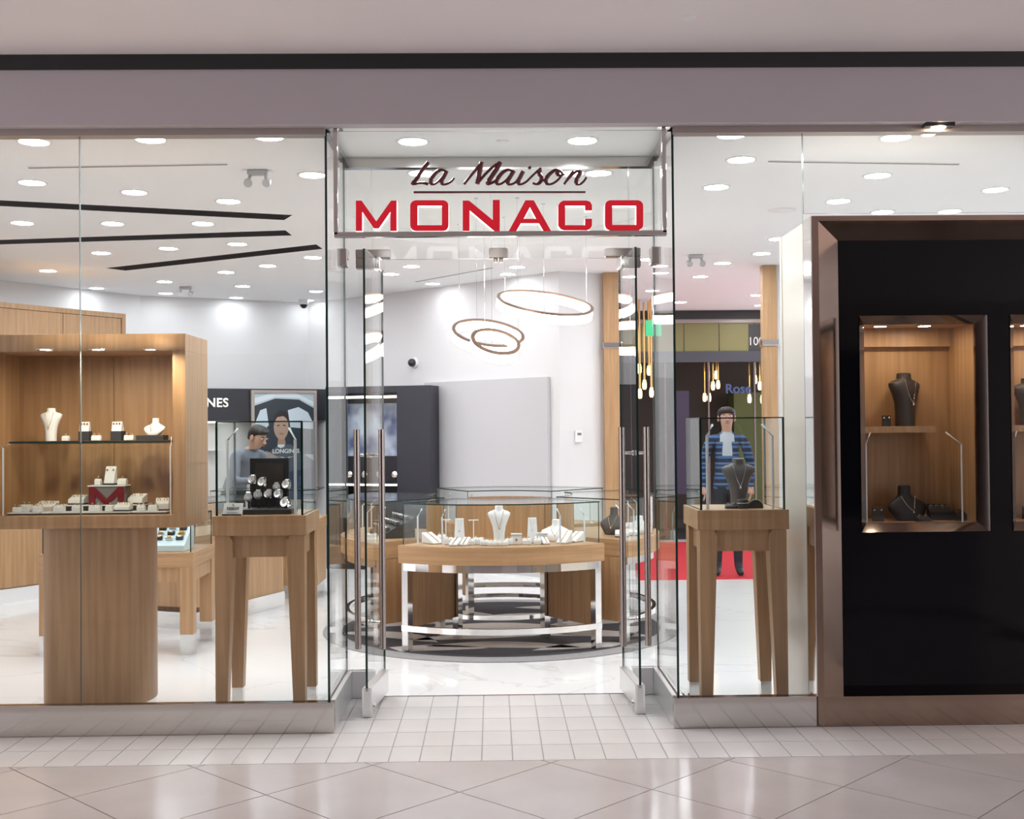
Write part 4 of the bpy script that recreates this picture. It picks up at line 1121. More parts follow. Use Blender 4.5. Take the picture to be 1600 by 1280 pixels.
def counter(ang, half, label, ri=0.56, ro=1.19, closed=False):
    t = thing('curved_counter', label, 'display counter', (RC.x, RC.y, 0.013))
    a0, a1 = R(ang - half), R(ang + half)
    zz = -0.01
    curved(MB(), ri - .02, ro + .03, a0, a1, ZD0 + zz, ZD1 + zz).build('deck', 'oak_h', t)
    curved(MB(), ro - .01, ro + .004, a0 + .02, a1 - .02, ZD0 - .055 + zz, ZD0 + zz).build('apron', 'chrome', t)
    curved(MB(), ri, ri + .014, a0 + .03, a1 - .03, ZD0 - .055 + zz, ZD0 + zz).build('apron', 'chrome', t)
    curved(MB(), ro - .03, ro, a0, a1, 0.135, 0.175).build('foot_rail', 'chrome', t)
    curved(MB(), ri, ri + .025, a0, a1, 0.135, 0.165).build('foot_rail', 'chrome', t)
    for a in (a0, a1):
        s = 1 if a == a0 else -1
        c, sn = math.cos(a), math.sin(a)
        tx, ty = -sn * s, c * s
        for r_ in (ro - .03, ri + .03):
            px, py = r_ * c + tx * .028, r_ * sn + ty * .028
            hw = 0.026
            l = MB().box(-hw, hw, -hw, hw, 0, ZD0 - .002 + zz).build('leg', 'chrome', t, loc=(px, py, 0), rz=a)
        p0 = Vector((ri + .06, 0)); 
        mb = MB().box(ri + .062, ro - .062, .018 * s - .009, .018 * s + .009, 0.15, ZD0 - .004 + zz)
        mb.build('side_panel', 'oak', t, rz=a)
        if closed:
            ya, yb = sorted((-.012 * s, .001 * s))
            MB().box(ri + .01, ro + .004, ya, yb, 0.15, ZD0 - .004 + zz).build('end_panel', 'oak', t, rz=a)
    # glass
    n = 10
    for i in range(1):
        oo = arc(ro - .01, a0 + .012, a1 - .012, n)
        mb = MB()
        q0 = arc(ro - .016, a0 + .012, a1 - .012, n)
        rr = [[(oo[k][0], oo[k][1], ZD1 + zz), (oo[k][0], oo[k][1], ZG - .008 + zz), (q0[k][0], q0[k][1], ZG - .008 + zz), (q0[k][0], q0[k][1], ZD1 + zz)] for k in range(n + 1)]
        mb.rings(rr)
        for fi, f in enumerate(mb.f):
            zs = {round(mb.v[j][2], 4) for j in f}
            mb.m[fi] = 1 if len(zs) == 1 or len(f) == 4 and fi >= len(mb.f) - 2 else 0
        mb.build('front_glass', ['case_glass', 'edge'], t, True)
    for a in (a0 + .012, a1 - .012):
        pane('end_glass', ((ri + .01) * math.cos(a), (ri + .01) * math.sin(a)), ((ro - .01) * math.cos(a), (ro - .01) * math.sin(a)), ZD1 + zz, ZG - .008 + zz, 0.006, t, 'case_glass', 'edge')
    lid('top_glass', sector(ri, ro - .004, a0 + .008, a1 - .008, n), ZG - .008 + zz, ZG + zz, t)
    curved(MB(), ri - .004, ri + .010, a0 + .02, a1 - .02, ZD1 + zz, ZG - .05 + zz).build('rear_door', 'oak', t)
    for fa in (.06, .20, .80, .94):
        a = a0 + (a1 - a0) * fa
        x, y = (ro - .08) * math.cos(a), (ro - .08) * math.sin(a)
        light_post(t, x, y, ZD1 + zz, 0.24, (-0.05 * math.cos(a), -0.05 * math.sin(a)))
    return t
counter(270, 35.5, 'curved oak and steel counter facing the entrance, white jewellery under its glass')
counter(189, 34, 'curved oak and steel counter on the watch cabinet side, holding a black watch pad', closed=True)
counter(351, 34, 'curved oak and steel counter on the red carpet side, holding a dark bust', closed=True)
counter(80, 38, 'curved oak and steel counter at the back of the ring below the grey board')
def rp(px, Y): return (X(px, Y, 850), Y, ZD1 + .0045)
Yc = 7.90
bust('necklace_bust', 'white necklace bust with gold chain at the middle of the front ring counter', rp(780, Yc + .08), 0.262, rz=0, wk=0.7)
tower('white tapered pendant tower beside the earring tree in the front ring counter', rp(718, Yc + .12), 0.075, 0.17)
tower('white tapered pendant tower beside the low boxes in the front ring counter', rp(832, Yc + .12), 0.075, 0.17)
t_bar('white T-shaped earring tree beside the pendant tower in the front ring counter', rp(740, Yc + .16), 0.155, 0.07)
t_bar('white T-shaped earring tree behind the light post in the front ring counter', rp(697, Yc + .22), 0.155, 0.07)
def ramp(label, loc, w_, d_, h_, rz):
    t = thing('bracelet_ramp', label, 'bracelet ramp', loc, rz)
    MB().hexa([(-w_ / 2, -d_ / 2, 0), (w_ / 2, -d_ / 2, 0), (w_ / 2, d_ / 2, 0), (-w_ / 2, d_ / 2, 0)], [(-w_ / 2, -d_ / 2, .012), (w_ / 2, -d_ / 2, .012), (w_ / 2, d_ / 2, h_), (-w_ / 2, d_ / 2, h_)]).build('ramp', 'white', t, bevel=0.006)
    MB().tube([(0, -d_ / 2 - .001, .016), (0, 0, h_ / 2 + .01), (0, d_ / 2, h_ + .002)], 0.003, 6).build('bracelet', 'gold', t, True)
ramp('tall white bracelet ramp at the watch side of the front ring counter', rp(676, Yc + .13), .09, .14, .075, R(40))
ramp('white bracelet ramp below the pendant tower in the front ring counter', rp(711, Yc - .03), .06, .09, .05, R(-20))
ramp('second white bracelet ramp below the pendant tower with gold chain', rp(727, Yc - .03), .05, .09, .055, R(-20))
ramp('broad white necklace ramp beside the shoulder bust', rp(882, Yc + .06), .07, .12, .085, R(-30))
ramp('white bracelet ramp at the red carpet end of the front ring counter', rp(899, Yc + .15), .08, .11, .07, R(-40))
ramp('small white bracelet ramp under the white jewellery box', rp(852, Yc), .045, .08, .05, R(15))
bust('necklace_bust', 'wide white shoulder bust at the red carpet end of the front ring counter', rp(868, Yc + .20), 0.15, rz=R(-15), tall=False)
for px, wd, hh, dy in ((690, .06, .06, .26), (701, .06, .06, .05), (735, .06, .045, .0), (748, .07, .055, .05), (757, .06, .04, -.03), (770, .07, .035, -.06), (786, .07, .035, -.06), (796, .05, .05, .0), (823, .06, .05, -.02), (840, .05, .045, 0)):
    ring_box('white cushioned ring box on the deck of the front ring counter', rp(px, Yc + dy), wd, 0.05, hh * 0.8, R(px % 11 - 5), 2, group='ring boxes in the front ring counter')
for px, dy in ((807, .02), (847, .06)):
    t = thing('jewellery_box', 'white square jewellery box with a ring slot in the front ring counter', 'jewellery box', rp(px, Yc + dy), 0, 'square boxes in the front ring counter')
    B(-.035, .035, -.03, .03, 0, .06).build('body', 'white', t, bevel=0.003)
    B(-.038, .038, -.033, .033, .06, .072).build('lid', 'acrylic', t, bevel=0.002)
    MB().lathe([(.008, 0), (.008, .003), (.001, .004)], 10).build('badge', 'gold', t, loc=(0, -.031, .03)).rotation_euler = (R(90), 0, 0)
# watch pad in the side counter
pt = thing('watch_pad', 'black sloped pad with rows of silver watches in the side counter', 'watch display', (RC.x + .86 * math.cos(R(199)), RC.y + .86 * math.sin(R(199)), ZD1 + .0045), R(-71))
MB().hexa([(-.22, -.12, 0), (.22, -.12, 0), (.22, .12, 0), (-.22, .12, 0)], [(-.22, -.12, .03), (.22, -.12, .03), (.22, .12, .15), (-.22, .12, .15)]).build('pad', 'black', pt, bevel=0.004)
for r_ in range(3):
    for k in range(6):
        x = -.18 + k * .072; y = -.08 + r_ * .075; z = .03 + .12 * (y + .12) / .24
        wv = MB().tube([(x - .028, y, z + .012), (x + .028, y, z + .012)], .017, 10).build('watch_pillow', 'dark_grey', pt, True)
        MB().lathe([(.015, 0), (.016, .006), (.013, .008), (.001, .008)], 14, (x, y - .004, z + .026)).build('watch', 'silver', wv, True)
ring_box('white ring box on the deck of the watch side counter', (X(580, 8.3, 845), 8.33, ZD1 + .0045), .09, .06, .04, R(20), 2)
# dark bust in the other side counter
bust('necklace_bust', 'dark brown necklace bust leaning in the side counter near the red carpet', (X(957, 8.55, 830), 8.55, ZD1 + .0045), 0.20, 'brown_vel', R(-25), 'gold', None, False, 0.7)
for px, Y in ((972, 8.35), (985, 8.45), (966, 8.72), (985, 8.98)):
    ring_slope('white ring cushion scattered in the side counter near the red carpet', (X(px, Y, 840), Y, ZD1 + .0045), .10, .07, .05, R(px % 40 - 20), 3, group='ring cushions in the red carpet side counter')
bust('necklace_bust', 'small white shoulder bust in the side counter near the red carpet', (X(998, 8.6, 840), 8.62, ZD1 + .0045), 0.13, rz=R(-30), tall=False)
p = (X(735, 9.75, 790), 9.75, ZD1 + .0045)
ring_box('grey ring box at the end of the back ring counter', p, .07, .05, .04, 0, 1)
t_bar('tall T-shaped earring tree in the back ring counter', (X(925, 9.5, 780), 9.55, ZD1 + .0045), .2, .10)

# ================================================================== WATCH TABLES AND COUNTERS, window bay
TY = onz(291, 1024, 0).y
ta, tb = X(61, TY, 1030), X(302, TY, 1024)
tz = Z(864, TY, 290)
def table(x0, x1, y0, dep, zt, label, glabel=None):
    t = thing('watch_table', label, 'display table', ((x0 + x1) / 2, y0, 0))
    hw = (x1 - x0) / 2
    B(-hw, hw, 0, dep, zt - .10, zt).build('table_top', 'oak_h', t, bevel=.002)
    B(-hw + .01, hw - .01, .01, dep - .01, zt - .20, zt - .10).build('drawer_box', 'oak', t)
    for sx in (-1, 1):
        for yy in (.0, dep - .09):
            xa = sx * hw - (0.09 if sx > 0 else 0)
            l = B(xa, xa + .09, yy, yy + .09, .14, zt - .10).build('leg', 'oak', t)
            B(xa + .001, xa + .089, yy + .001, yy + .089, 0, .14).build('foot', 'chrome', l)
    gz = zt + .24
    pane('front_glass', (-hw + .02, .02), (hw - .02, .02), zt, gz, .008, t, 'case_glass')
    pane('rear_glass', (-hw + .02, dep - .02), (hw - .02, dep - .02), zt, gz, .008, t, 'case_glass')
    for s in (-1, 1): pane('end_glass', (s * (hw - .02), .02), (s * (hw - .02), dep - .02), zt, gz, .008, t, 'case_glass')
    lid('top_glass', [(-hw + .016, .016), (hw - .016, .016), (hw - .016, dep - .016), (-hw + .016, dep - .016)], gz, gz + .008, t)
    return t
table(ta, tb, TY, .62, tz, 'oak table with glass top case of watches behind the showcase plinth')
table(-3.45, X(279, 10.1, 930), 10.05, .5, tz, 'oak table with glass top standing further back behind the watch table')
# pad of watches in the front table
wp = thing('watch_tray', 'pale sloped tray with columns of watches inside the table case', 'watch display', (X(266, TY + .2, 845), TY + .2, tz + .0012))
MB().hexa([(-.17, -.12, 0), (.13, -.12, 0), (.13, .14, 0), (-.17, .14, 0)], [(-.17, -.12, .04), (.13, -.12, .04), (.13, .14, .19), (-.17, .14, .19)]).build('tray', mat('pale_blue_tray', (.62, .74, .78), .5), wp, bevel=.003)
wm = ['silver', 'gold', 'black', 'dark_grey']
for c_ in range(4):
    for r_ in range(4):
        x = -.135 + c_ * .072; y = -.055 + r_ * .05; z = .04 + .15 * (y + .12) / .26 + .004
        wv = MB().tube([(x - .024, y, z + .006), (x + .024, y, z + .006)], .016, 10).build('watch_strap', wm[(c_ + r_) % 2 * 2 + (c_ == 3)], wp, True)
        MB().lathe([(.016, 0), (.017, .006), (.013, .009), (.001, .009)], 14, (x, y - .008, z + .016)).build('watch_case', 'gold' if (c_ + r_) % 3 else 'silver', wv, True)
# long counter running to the back
q0, q1 = onz(306, 985, 0), onz(447, 947, 0)
dv = (q1 - q0).normalized(); nv = Vector((-dv.y, dv.x, 0))
lc = thing('long_counter', 'long oak counter with steel kick running back beside the watch table', 'display counter', (q0.x, q0.y, 0), math.atan2(dv.y, dv.x))
Lc = (q1 - q0).length; cz = tz + .02
B(0, Lc, 0, .55, cz - .10, cz).build('counter_top', 'oak_h', lc, bevel=.002)
B(.0, .07, .005, .54, .17, cz - .10).build('end_post', 'oak', lc)
for k in range(2):
    B(.075 + k * (Lc - .08) / 2, .07 + (k + 1) * (Lc - .08) / 2, .02, .53, .13, cz - .10).build('front_panel', 'oak', lc)
B(.0, Lc, .012, .52, 0, .13).build('kick_plate', 'chrome', lc)
pane('front_glass', (.02, .02), (Lc - .02, .02), cz, cz + .24, .008, lc, 'case_glass')
pane('end_glass', (.02, .02), (.02, .5), cz, cz + .24, .008, lc, 'case_glass')
lid('top_glass', [(.016, .016), (Lc - .016, .016), (Lc - .016, .52), (.016, .52)], cz + .24, cz + .248, lc)
# another long counter beside the watch boutique
B2 = thing('long_counter', 'oak counter in front of the framed poster where the salesman stands', 'display counter', (X(500, 10.6, 800), 10.5, 0), R(180))
B(0, 1.0, -.55, 0, .62, .72).build('counter_top', 'oak_h', B2, bevel=.002)
B(.01, .99, -.53, -.02, .12, .62).build('front_panel', 'oak', B2)
B(.02, .98, -.52, -.03, 0, .12).build('kick_plate', 'chrome', B2)
pane('front_glass', (.02, -.02), (.98, -.02), .72, .98, .008, B2, 'case_glass')
lid('top_glass', [(.016, -.53), (.984, -.53), (.984, -.016), (.016, -.016)], .98, .988, B2)
# ================================================================== OAK WALL UNIT
u0_ = onz(-40, 951, 0); u1_ = onz(62, 936, 0)
dv = (u1_ - u0_).normalized()
uh = Z(470, u0_.y + .1, 10)
end = at(195, 486, u0_.y + (u1_ - u0_).y / (u1_ - u0_).x * 0.9 + 0.02)
wu = thing('wall_unit', 'tall oak wall unit with plain panels and pale kick board', 'wall unit', (u0_.x, u0_.y, 0), math.atan2(dv.y, dv.x))
Lu = 0
for k in range(200):
    p = u0_ + dv * (k * .01)
    d = p - Vector((0, 0, 0))
    if p.x / p.y >= ray(195, 486).x / ray(195, 486).y: Lu = k * .01; break
Lj = 0
for k in range(200):
    p = u0_ + dv * (k * .01)
    if p.x / p.y >= ray(98, 480).x / ray(98, 480).y: Lj = k * .01; break
B(-1.2, Lu, .02, .5, .13, uh - .03).build('carcass', 'oak', wu)
B(-1.2, Lj - .003, 0, .02, .14, uh - .05).build('panel', 'oak', wu)
B(Lj + .003, Lu - .05, 0, .02, .14, uh - .05).build('panel', 'oak', wu)
B(Lu - .046, Lu, -.012, .5, .13, uh).build('end_stile', 'oak', wu)
B(-1.2, Lu - .046, -.012, .5, uh - .046, uh).build('cornice', 'oak', wu)
B(-1.2, Lu, .008, .48, 0, .13).build('kick_board', 'white_trim', wu)

# ================================================================== WATCH BOUTIQUE CORNER
dB = (WC - WB_).normalized()
by = lambda px: WB_ + dB * ((ray(px, 610).x / ray(px, 610).y * WB_.y - WB_.x) / (dB.x - ray(px, 610).x / ray(px, 610).y * dB.y))
b0, b1 = by(240), by(500)
bt = Z(605, b0.y - .3, 400)
Lb = (b1 - b0).length
bu = thing('watch_wall_unit', 'dark navy wall unit with a pale lit display and silver brand lettering', 'wall unit', (b0.x, b0.y, 0), math.atan2(dB.y, dB.x))
def bl(px):  # distance along the unit's front for a pixel column
    p = by(px); return (p - b0).length
B(0, Lb, -.30, -.01, bt - .38, bt).build('header', 'navy', bu, bevel=.002)
B(0, Lb, -.06, -.01, 0, bt - .38).build('back_panel', 'white_trim', bu)
B(0, .1, -.30, -.06, 0, bt - .38).build('end_panel', 'navy', bu)
B(.1, bl(370), -.30, -.06, 0, .72).build('base_cabinet', 'oak', bu)
B(.12, bl(368), -.26, -.24, bt - .40, bt - .385).build('light_strip', 'ledstrip', bu)
put(text_mesh('LONGINES', 0.145, 0.008, 1.05, 1.0, 0.003), 'lettering', 'silver', bu, (bl(299), -.31, Z(629, b0.y - .3, 340)), UPRIGHT)
for s, px in ((0, 278), (1, 300)):
    B(bl(px), bl(px) + .3, -.28, -.06, 1.0 + .3 * s, 1.012 + .3 * s).build('shelf', 'white_trim', bu)
# framed poster
pf = thing('framed_poster', 'tall beige-framed poster of a man driving a car, with white brand lettering', 'poster', (by(432).x, by(432).y, 0), math.atan2(dB.y, dB.x))
pf.location = pf.location + Vector((dB.y, -dB.x, 0)) * .34
hw = bl(482) / 2 - bl(382) / 2; Yp = pf.location.y
zt_, zb_ = Z(610, Yp, 432), Z(786, Yp, 432)
fr = .035
B(-hw, hw, 0, .03, zb_, zt_).build('backing', 'taupe', pf)
mfr = mat('beige_frame', (.42, .36, .33), .4)
B(-hw, hw, -.02, .002, zt_ - fr, zt_).build('frame_rail', mfr, pf); B(-hw, hw, -.02, .002, zb_, zb_ + fr).build('frame_rail', mfr, pf)
B(-hw, -hw + fr, -.02, .002, zb_ + fr, zt_ - fr).build('frame_stile', mfr, pf); B(hw - fr, hw, -.02, .002, zb_ + fr, zt_ - fr).build('frame_stile', mfr, pf)
pw_, ph_ = hw - fr, zt_ - zb_ - 2 * fr
PX = lambda u: -pw_ + 2 * pw_ * u
PZ = lambda v: zb_ + fr + ph_ * v
lay = [0]
def pr(pts, col, nm='print', em=0.25):
    lay[0] += 1
    m_ = mat('poster_ink', col, .45)
    put(flat_curve([[(PX(u), PZ(v)) for u, v in pts]], .0002), nm, m_, pf, (0, -.001 - .0006 * lay[0], 0), UPRIGHT)
pr([(0, 0), (1, 0), (1, 1), (0, 1)], (.50, .60, .66))
pr([(0, .45), (1, .42), (1, .86), (.75, .94), (.35, .95), (0, .88)], (.035, .045, .06))
pr([(.0, .70), (.10, .84), (.2, .86), (.24, .70), (.1, .62), (0, .62)], (.60, .70, .78))
pr([(.56, .84), (.74, .87), (.90, .82), (.99, .72), (.99, .66), (.60, .68)], (.62, .72, .80))
pr([(0, .9), (.35, .965), (.75, .955), (1, .88), (1, .92), (.7, 1), (.3, 1), (0, .95)], (.72, .78, .84))
pr([(.05, .30), (.25, .45), (.42, .52), (.60, .52), (.80, .44), (1, .36), (1, .2), (0, .2)], (.11, .13, .17))
pr([(.38, .50), (.44, .485), (.50, .50), (.5, .54), (.40, .54)], (.75, .78, .82))
pr([(.0, .38), (.2, .46), (.4, .40), (.2, .33), (0, .31)], (.40, .31, .26))
pr([(.38, .52), (.52, .52), (.50, .60), (.40, .60)], (.42, .27, .20))
pr([(.30 + .125 * math.cos(a) + .145, .68 + .115 * math.sin(a)) for a in [2 * math.pi * i / 20 for i in range(20)]], (.50, .33, .26), 'face')
pr([(.32, .71), (.33, .79), (.40, .835), (.50, .835), (.57, .79), (.575, .72), (.545, .76), (.48, .785), (.38, .775), (.345, .74)], (.03, .025, .025))
pr([(.375, .70), (.42, .705), (.42, .695), (.375, .69)], (.05, .035, .03)); pr([(.475, .705), (.52, .70), (.52, .69), (.475, .695)], (.05, .035, .03))
pr([(.41, .625), (.485, .625), (.475, .615), (.42, .615)], (.30, .12, .10))
pr([(0, 0), (1, 0), (1, .30), (.55, .26), (0, .31)], (.045, .065, .13))
put(text_mesh('LONGINES', .068, .0004, 1.0, 1.0, .0015), 'lettering', 'white', pf, (PX(.52), -.014, PZ(.455)), UPRIGHT)
put(flat_curve([[(-.10, .012), (-.03, .008), (0, -.022), (.03, .008), (.10, .012), (.02, -.002), (.008, -.03), (0, -.042), (-.008, -.03), (-.02, -.002)]], .0004), 'emblem', 'white', pf, (PX(.52), -.014, PZ(.395)), UPRIGHT)
# black watch cabinet on the short wall
k0, k1 = X(508, 12.7, 700), X(672, 12.3, 700)
ck = Vector((k1 - k0, -.35)).normalized()
kc = thing('watch_cabinet', 'tall black watch cabinet with lit shelves and a pale picture panel', 'cabinet', (k0, 12.75, 0), math.atan2(ck.y, ck.x))
Lk = (Vector((k1, 12.4)) - Vector((k0, 12.75))).length
kt = Z(603, 12.5, 600)
side_w = Lk * (672 - 620) / (672 - 508)
B(Lk - side_w, Lk, 0, .5, 0, kt).build('side_block', 'navy', kc, bevel=.003)
B(0, Lk - side_w, .38, .5, 0, kt).build('back_panel', 'navy', kc)
B(0, Lk - side_w, 0, .38, kt - .07, kt).build('cabinet_top', 'navy', kc)
B(0, .02, 0, .38, 0, kt - .07).build('side_panel', 'navy', kc)
zsh = Z(757, 12.6, 580)
B(.02, Lk - side_w, .02, .38, zsh - .02, zsh).build('shelf', 'navy', kc)
B(.02, Lk - side_w, .0, .02, zsh - .014, zsh + .004).build('light_strip', 'ledstrip', kc)
B(.02, Lk - side_w, .0, .02, kt - .13, kt - .105).build('light_strip', 'ledstrip', kc)
B(.02, Lk - side_w, .02, .38, 0, .75).build('base_cabinet', 'black', kc)
B(.1, Lk - side_w - .06, .37, .38, zsh + .3, kt - .18).build('picture_panel', vary(mat('blue_watch_picture', (.3, .4, .6), .4), (.10, .14, .28), (.62, .72, .86), (5, 5, 4), 2), kc)
B(Lk - side_w - .06, Lk - side_w, .36, .379, zsh, kt - .2).build('bronze_strip', 'bronze', kc)
for k in range(4):
    x = .2 + k * (Lk - side_w - .3) / 3
    t = MB().lathe([(.035, 0), (.035, .01), (.012, .012), (.012, .07)], 14, (x, .2, zsh)).build('watch_stand', 'dark_grey', kc, True)
    w_ = MB().lathe([(.034, 0), (.036, .01), (.03, .014), (.001, .014)], 18, (0, 0, 0)).build('watch', 'silver', t, True, (x, .19, zsh + .10)); w_.rotation_euler = (R(80), 0, 0)
# grey board on the slanting wall
dE = (WE - WD).normalized()
def onslant(px, off=0.0):
    q = ray(px, 620).x / ray(px, 620).y
    t = (q * WD.y - WD.x) / (dE.x - q * dE.y)
    return WD + dE * t + Vector((dE.y, -dE.x, 0)) * off
g0, g1 = onslant(668), onslant(860)
gbx = thing('wall_board', 'large pale grey board fixed to the slanting white wall', 'wall panel', (g0.x, g0.y, 0), math.atan2(dE.y, dE.x))
gz1 = Z(589, g1.y, 860)
B(0, (g1 - g0).length, -.05, -.004, 0.02, gz1).build('board', 'wall_grey', gbx, bevel=.002)
B(0, (g1 - g0).length, -.056, -.004, 0.0, .02).build('board_foot', 'white_trim', gbx)
# wall camera and thermostat
p = onslant(649, .0); zz = Z(567, p.y, 649)
t = thing('wall_camera', 'small dark round security camera on the slanting white wall', 'security camera', (p.x, p.y, zz), math.atan2(dE.y, dE.x))
o = MB().lathe([(.06, 0), (.06, .02), (.05, .03)], 18).build('bracket', 'white_trim', t, True); o.rotation_euler = (R(90), 0, 0)
MB().ball((0, -.05, 0), .045, n=14).build('lens_ball', 'dark_grey', t, True)
dF = (WF - WE).normalized()
q = ray(903, 680).x / ray(903, 680).y
tt = (q * WE.y - WE.x) / (dF.x - q * dF.y); p = WE + dF * tt
t = thing('thermostat', 'small white thermostat on the white pier', 'thermostat', (p.x, p.y, Z(682, p.y, 903)), math.atan2(dF.y, dF.x))
B(-.04, .04, -.03, -.002, -.06, .06).build('housing', 'white_trim', t, bevel=.005)
B(-.022, .022, -.033, -.029, .012, .035).build('display', 'grey', t)

# ================================================================== SECOND ENTRANCE AND CORRIDOR BEYOND
def column(px0, px1, Y, label, zr):
    x0, x1 = X(px0, Y, 560), X(px1, Y, 560)
    t = thing('oak_column', label, 'column', ((x0 + x1) / 2, Y, 0))
    hw = (x1 - x0) / 2
    B(-hw, hw, 0, .11, 0.1, CEIL - .002).build('shaft', 'oak', t)
    B(-hw - .003, hw + .003, -.003, .113, 0, .1).build('foot_plate', 'chrome', t)
    B(-hw - .012, hw + .012, -.012, .122, zr - .03, zr + .03).build('metal_band', 'chrome', t, bevel=.004)
column(944, 970, WF.y - .12, 'oak-clad column with a steel band beside the white pier', Z(541, WF.y, 956))
column(1193, 1215, COLR.y - .05, 'oak-clad column with a steel band beside the cream return wall', Z(536, COLR.y, 1205))
rc0, rc1 = onz(1000, 907, 0), onz(1185, 907, 0)
rr_ = B(WF.x + .3, 4.4, rc0.y, 15.2, 0, .008).build('red_carpet', 'red_rug'); tag(rr_, 'red carpet on the corridor floor beyond the oak columns', 'carpet')
FY = 15.6
fx0, fx1 = -1.5, XR
op = thing('opposite_shop', 'dark shop across the corridor with olive glass band and gold pendants', 'shop front', (0, FY, 0))
B(fx0, fx1, -.10, .0, Z(499, FY, 1110), Z(487, FY, 1110)).build('black_bulkhead', 'black', op)
B(fx0, fx1, -.04, .02, Z(505, FY, 1110), Z(499, FY, 1110)).build('head_trim', 'taupe', op)
Mo = mat('olive_glass_panel', (.21, .195, .07), .5)  # plain olive colour, no glow of its own
for k in range(6):
    xa = X(960 + k * 55, FY); xb = X(960 + (k + 1) * 55, FY)
    B(xa + .006, xb - .006, -.01, .02, Z(549, FY, 1110), Z(505, FY, 1110)).build('olive_panel', Mo, op)
B(fx0, fx1, -.03, .02, Z(566, FY, 1110), Z(549, FY, 1110)).build('grey_band', mat('slate_band', (.06, .06, .075), .5), op)
B(fx0, fx1, 1.6, 1.65, 0, CEIL).build('interior_wall', mat('dark_brown_interior', (.05, .036, .028), .6), op)
B(fx0, fx1, .02, 1.6, Z(549, FY, 1110), Z(549, FY, 1110) + .04).build('interior_ceiling', 'black', op)
B(fx0, fx1, .0, 1.6, -.01, .012).build('interior_floor', 'dark_grey', op)
for px in (1040, 1108, 1180):
    B(X(px, FY) - .012, X(px, FY) + .012, 0, .03, 0, Z(566, FY, px)).build('mullion', 'dark_chrome', op)
B(X(1170, FY), X(1260, FY), .95, 1.35, 0, Z(610, FY, 1200)).build('olive_counter', mat('olive_green_wall', (.08, .095, .02), .6), op)
B(X(1058, FY), X(1082, FY), .25, .5, .6, Z(610, FY, 1070)).build('purple_stand', mat('mauve_stand', (.05, .04, .08), .6), op)
put(text_mesh('Rose', .175, .004, 1.0, 1.0, .004), 'lettering', mat('blue_neon', (.03, .04, .11), .4, emit=(.16, .24, .6), es=.12), op, (X(1154, FY), -.005, Z(608, FY, 1154)), UPRIGHT)
B(X(1171, FY), X(1235, FY), -.016, -.010, Z(549, FY, 1110), Z(507, FY, 1110)).build('number_panel', 'dark_grey', op)
put(text_mesh('100', .16, .004, 1.0, .9, .0), 'lettering', 'acrylic', op, (X(1182, FY), -.021, Z(534, FY, 1184)), UPRIGHT)
struct(B(fx0, XR, FY + .02, FY + .06, Z(487, FY, 1110), CEIL + .1).build('wall_corridor', 'wall'), 'white strip of wall above the opposite shop')
Mg = mat('gold_bulb', (.9, .6, .2), .3, emit=(1.0, .72, .30), es=2.2)
k = 0
for px, py, Y in ((999, 575, 14.2), (1007, 600, 14.4), (1014, 578, 14.3), (1018, 612, 14.1), (1000, 614, 14.1), (1114, 602, 15.9), (1119, 585, 16.1), (1122, 600, 16.0), (1108, 620, 15.9), (1101, 620, 16.2), (1180, 592, 16.0), (1187, 602, 16.1), (1171, 622, 16.05), (1191, 623, 15.8), (1193, 592, 16.2)):
    c = at(px, py, Y)
    top = (CEIL if Y < 15.5 else Z(549, FY, 1110)) - c.z - .004
    nm_ = 'hanging free in front of the dark shop' if Y < 15.5 else ('by the middle mullion inside the dark shop' if px < 1150 else 'beside the oak column inside the dark shop')
    t = thing('pendant_light', 'slim gold tube pendant with glowing bulb ' + nm_, 'pendant lamp', c, 0, 'gold tube pendants ' + nm_)
    MB().tube([(0, 0, .05), (0, 0, top)], .012, 8).build('rod', 'gold', t, True)
    MB().oval([(-.07, .016, .016, 0), (-.05, .026, .026, 0), (.0, .028, .028, 0), (.05, .018, .018, 0)], 12).build('bulb', Mg, t, True)
p = at(1021, 513, 13.2)
t = thing('exit_panel', 'small green hanging panel beyond the second entrance', 'sign', p)
B(-.09, .09, -.01, .01, -.09, .09).build('panel', 'green', t)
B(-.004, .004, -.004, .004, .09, CEIL - p.z).build('hanger', 'steel', t)

